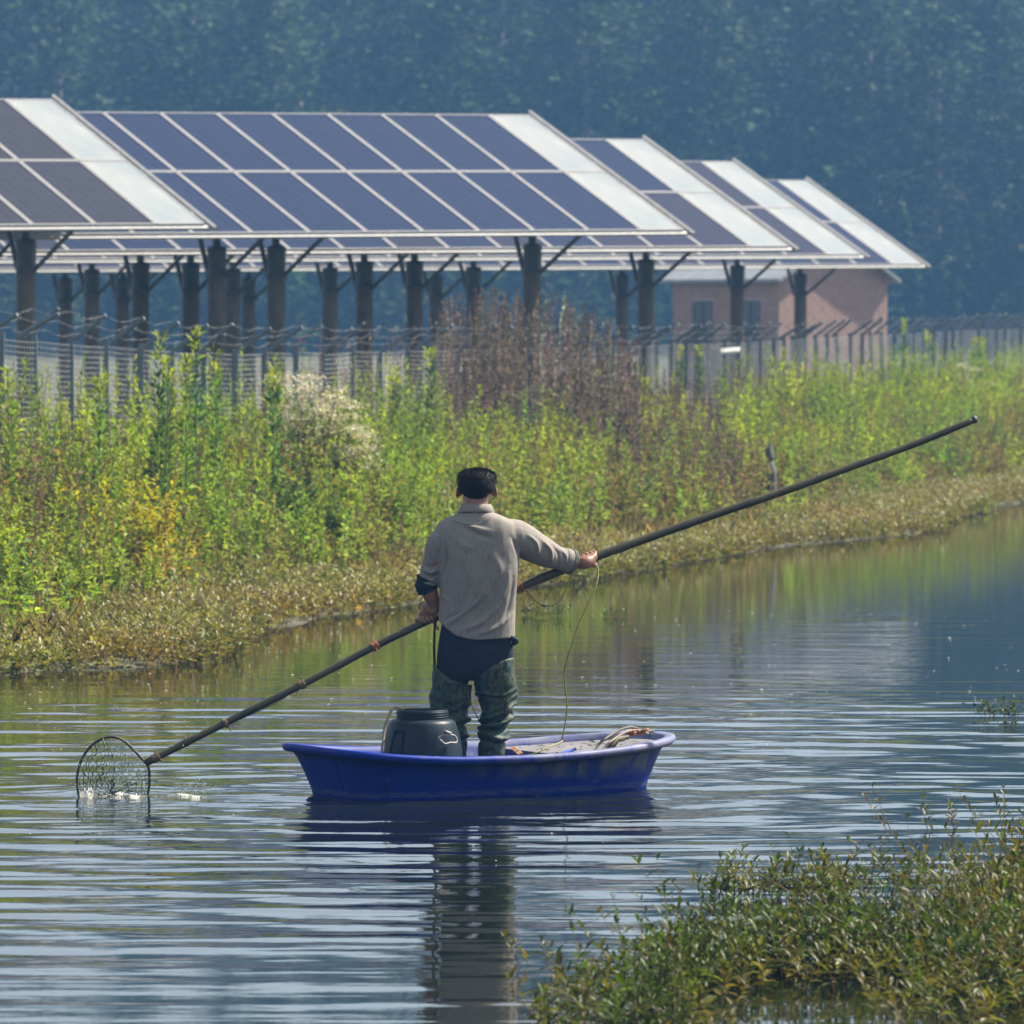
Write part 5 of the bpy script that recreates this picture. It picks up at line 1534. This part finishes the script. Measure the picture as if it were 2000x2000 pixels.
WEED_POLY = [(985, 2040), (1010, 1960), (1085, 1945), (1180, 1930), (1270, 1895), (1350, 1870), (1450, 1855), (1560, 1840), (1680, 1810), (1760, 1795), (1850, 1770), (1930, 1735), (1990, 1700), (2060, 1660), (2120, 2040)]
def in_poly(x, y, P_):
    r_ = np.zeros(len(x), bool); j = len(P_) - 1
    for i_ in range(len(P_)):
        xi, yi = P_[i_]; xj, yj = P_[j]
        r_ ^= ((yi > y) != (yj > y)) & (x < (xj - xi) * (y - yi) / (yj - yi + 1e-9) + xi); j = i_
    return r_
wx = np.column_stack([rng.uniform(-.3, 3.6, 60000), rng.uniform(23.0, 33.0, 60000), np.zeros(60000)])
qx, qy = to_px(wx)
ok = in_poly(qx, qy, WEED_POLY); wx, qx, qy = wx[ok], qx[ok], qy[ok]
ed = np.array([mnoise.noise((p[0] * 1.6, p[1] * .8, 5.5)) for p in wx])
right = np.clip((qx - 1000) / 900., 0, 1)
pk = rng.random(len(wx)) < np.clip(.55 + 1.3 * ed, .03, 1) * np.where(qy > 1945, .35, 1.0)
idx = np.nonzero(pk)[0]; idx = rng.choice(idx, min(len(idx), 1080), replace=False)
bp = wx[idx]; n = len(bp)
cm2 = ed[idx] + rng.normal(0, .25, n)
cols = np.where((cm2 > .12)[:, None], jitter(WG, n, .25), np.where((cm2 < -.75)[:, None], jitter(WR, n, .25), jitter(WO, n, .25)))
g = sprig_geo(bp, rng.gamma(5.0, .034, n) * (1 + .5 * ed[idx]) * (.68 + .32 * right[idx]), rng.normal(0, .45, (n, 2)), 6, .074, .020, cols, rng)
stuff_ob('foreground_waterweed', g, M['leaf_fg'], 'dense dark green and reddish waterweed mat filling the lower right corner', 'waterweed')
# the sparse line of sprigs in open water in front of the mat
n = 150
pxs = np.concatenate([rng.uniform(1382, 1665, 100), rng.uniform(1640, 1990, 50)]); pys = np.concatenate([1752 + rng.normal(0, 4, 100), 1745 - (pxs[100:] - 1640) * .05 + rng.normal(0, 12, 50)])
bp = np.array([on_water(a, c) for a, c in zip(pxs, pys)])
g = sprig_geo(bp, rng.uniform(.05, .20, n), rng.normal(0, .5, (n, 2)), 5, .062, .018, np.where((rng.random(n) < .6)[:, None], jitter(WO, n), jitter(WG, n)), rng)
stuff_ob('waterweed_fringe', g, M['leaf_fg'], 'broken line of waterweed sprigs growing out of the water before the dense mat', 'waterweed')
SPR = [(1735, 1622, 95, -.5, 'lone waterweed sprig in open water, leftmost of those right of the boat'), (1812, 1622, 80, -.35, 'waterweed sprig in open water, second from the leftmost lone one'),
       (1852, 1622, 60, -.25, 'small thin waterweed sprig just right of the second lone one'), (1800, 1692, 62, -.5, 'bent waterweed sprig low on the water above the fringe line'),
       (1590, 1685, 24, .0, 'tiny waterweed tip poking out above the fringe of sprigs'), (1930, 1640, 110, -.6, 'tall leaning waterweed stem near the right edge above the mat'),
       (1965, 1640, 120, -.35, 'tall upright waterweed stem close to the right edge'), (1990, 1630, 95, .2, 'leafy waterweed stem cut by the right edge'),
       (1985, 1405, 40, -.3, 'small waterweed tuft at the right edge level with the boat bow'), (1950, 1398, 30, -.6, 'smaller waterweed tuft left of the one at the right edge'),
       (1030, 1885, 70, -.5, 'arching waterweed sprig at the left tip of the foreground mat'), (1090, 1905, 90, -.3, 'leafy waterweed sprig second from the left tip of the mat'),
       (1055, 1205, 24, .1, 'small green tuft in the water right of the fisherman'), (1028, 1200, 26, -.1, 'green waterweed tuft close to the right side of the shirt'), (1088, 1203, 22, .3, 'green tuft under the hanging cord loop'),
       (1205, 1203, 14, .0, 'tiny green weed tip alone on the water right of the cord')]
for (px, py, hpx, lean, lab) in SPR:
    q = on_water(px, py); s_ = F / q[1]; H = hpx / s_
    r_ = empty('waterweed_sprig', q); tag(r_, lab, 'waterweed', 'waterweed sprigs standing in open water')
    rs = np.random.default_rng(int(px * 3 + py))
    ns = 2 if py > 1600 else 7
    base = np.column_stack([rs.normal(0, .02 if ns == 2 else .05, ns), rs.normal(0, .02, ns), np.zeros(ns)])
    V, T, C = sprig_geo(base, H * rs.uniform(.55, 1.0, ns), np.column_stack([np.full(ns, lean) + rs.normal(0, .2, ns), rs.normal(0, .1, ns)]), 5, min(.062, H * .35 + .012), .017, jitter(WG if py < 1500 else WO, ns, .2, rs), rs)
    ns6 = ns * 6; ms = T.max(axis=1) < ns6
    mesh_ob('stem', np_mesh('stem', V[:ns6], [T[ms]], C[:ns6]), M['leaf_wet'], r_)
    mesh_ob('foliage', np_mesh('foliage', V[ns6:], [T[~ms] - ns6], C[ns6:]), M['leaf_wet'], r_)
#END5
# ------------------------------------------------------------------ haze
hz = bpy.data.materials.new('air_haze'); hz.use_nodes = True
nt = hz.node_tree
for nn in list(nt.nodes):
    if nn.type != 'OUTPUT_MATERIAL': nt.nodes.remove(nn)
pv = N(nt, 'ShaderNodeVolumePrincipled')
pv.inputs['Color'].default_value = (0.20, 0.46, 0.88, 1)
pv.inputs['Density'].default_value = 0.00060
pv.inputs['Anisotropy'].default_value = 0.0
nt.links.new(pv.outputs[0], nt.nodes['Material Output'].inputs['Volume'])
hb = MB().box((-326, -56, -2.5), (326, 566, 62.0)).build('haze', hz)
tag(hb, 'pale blue haze hanging over the pond and the wood', 'haze', kind='stuff')
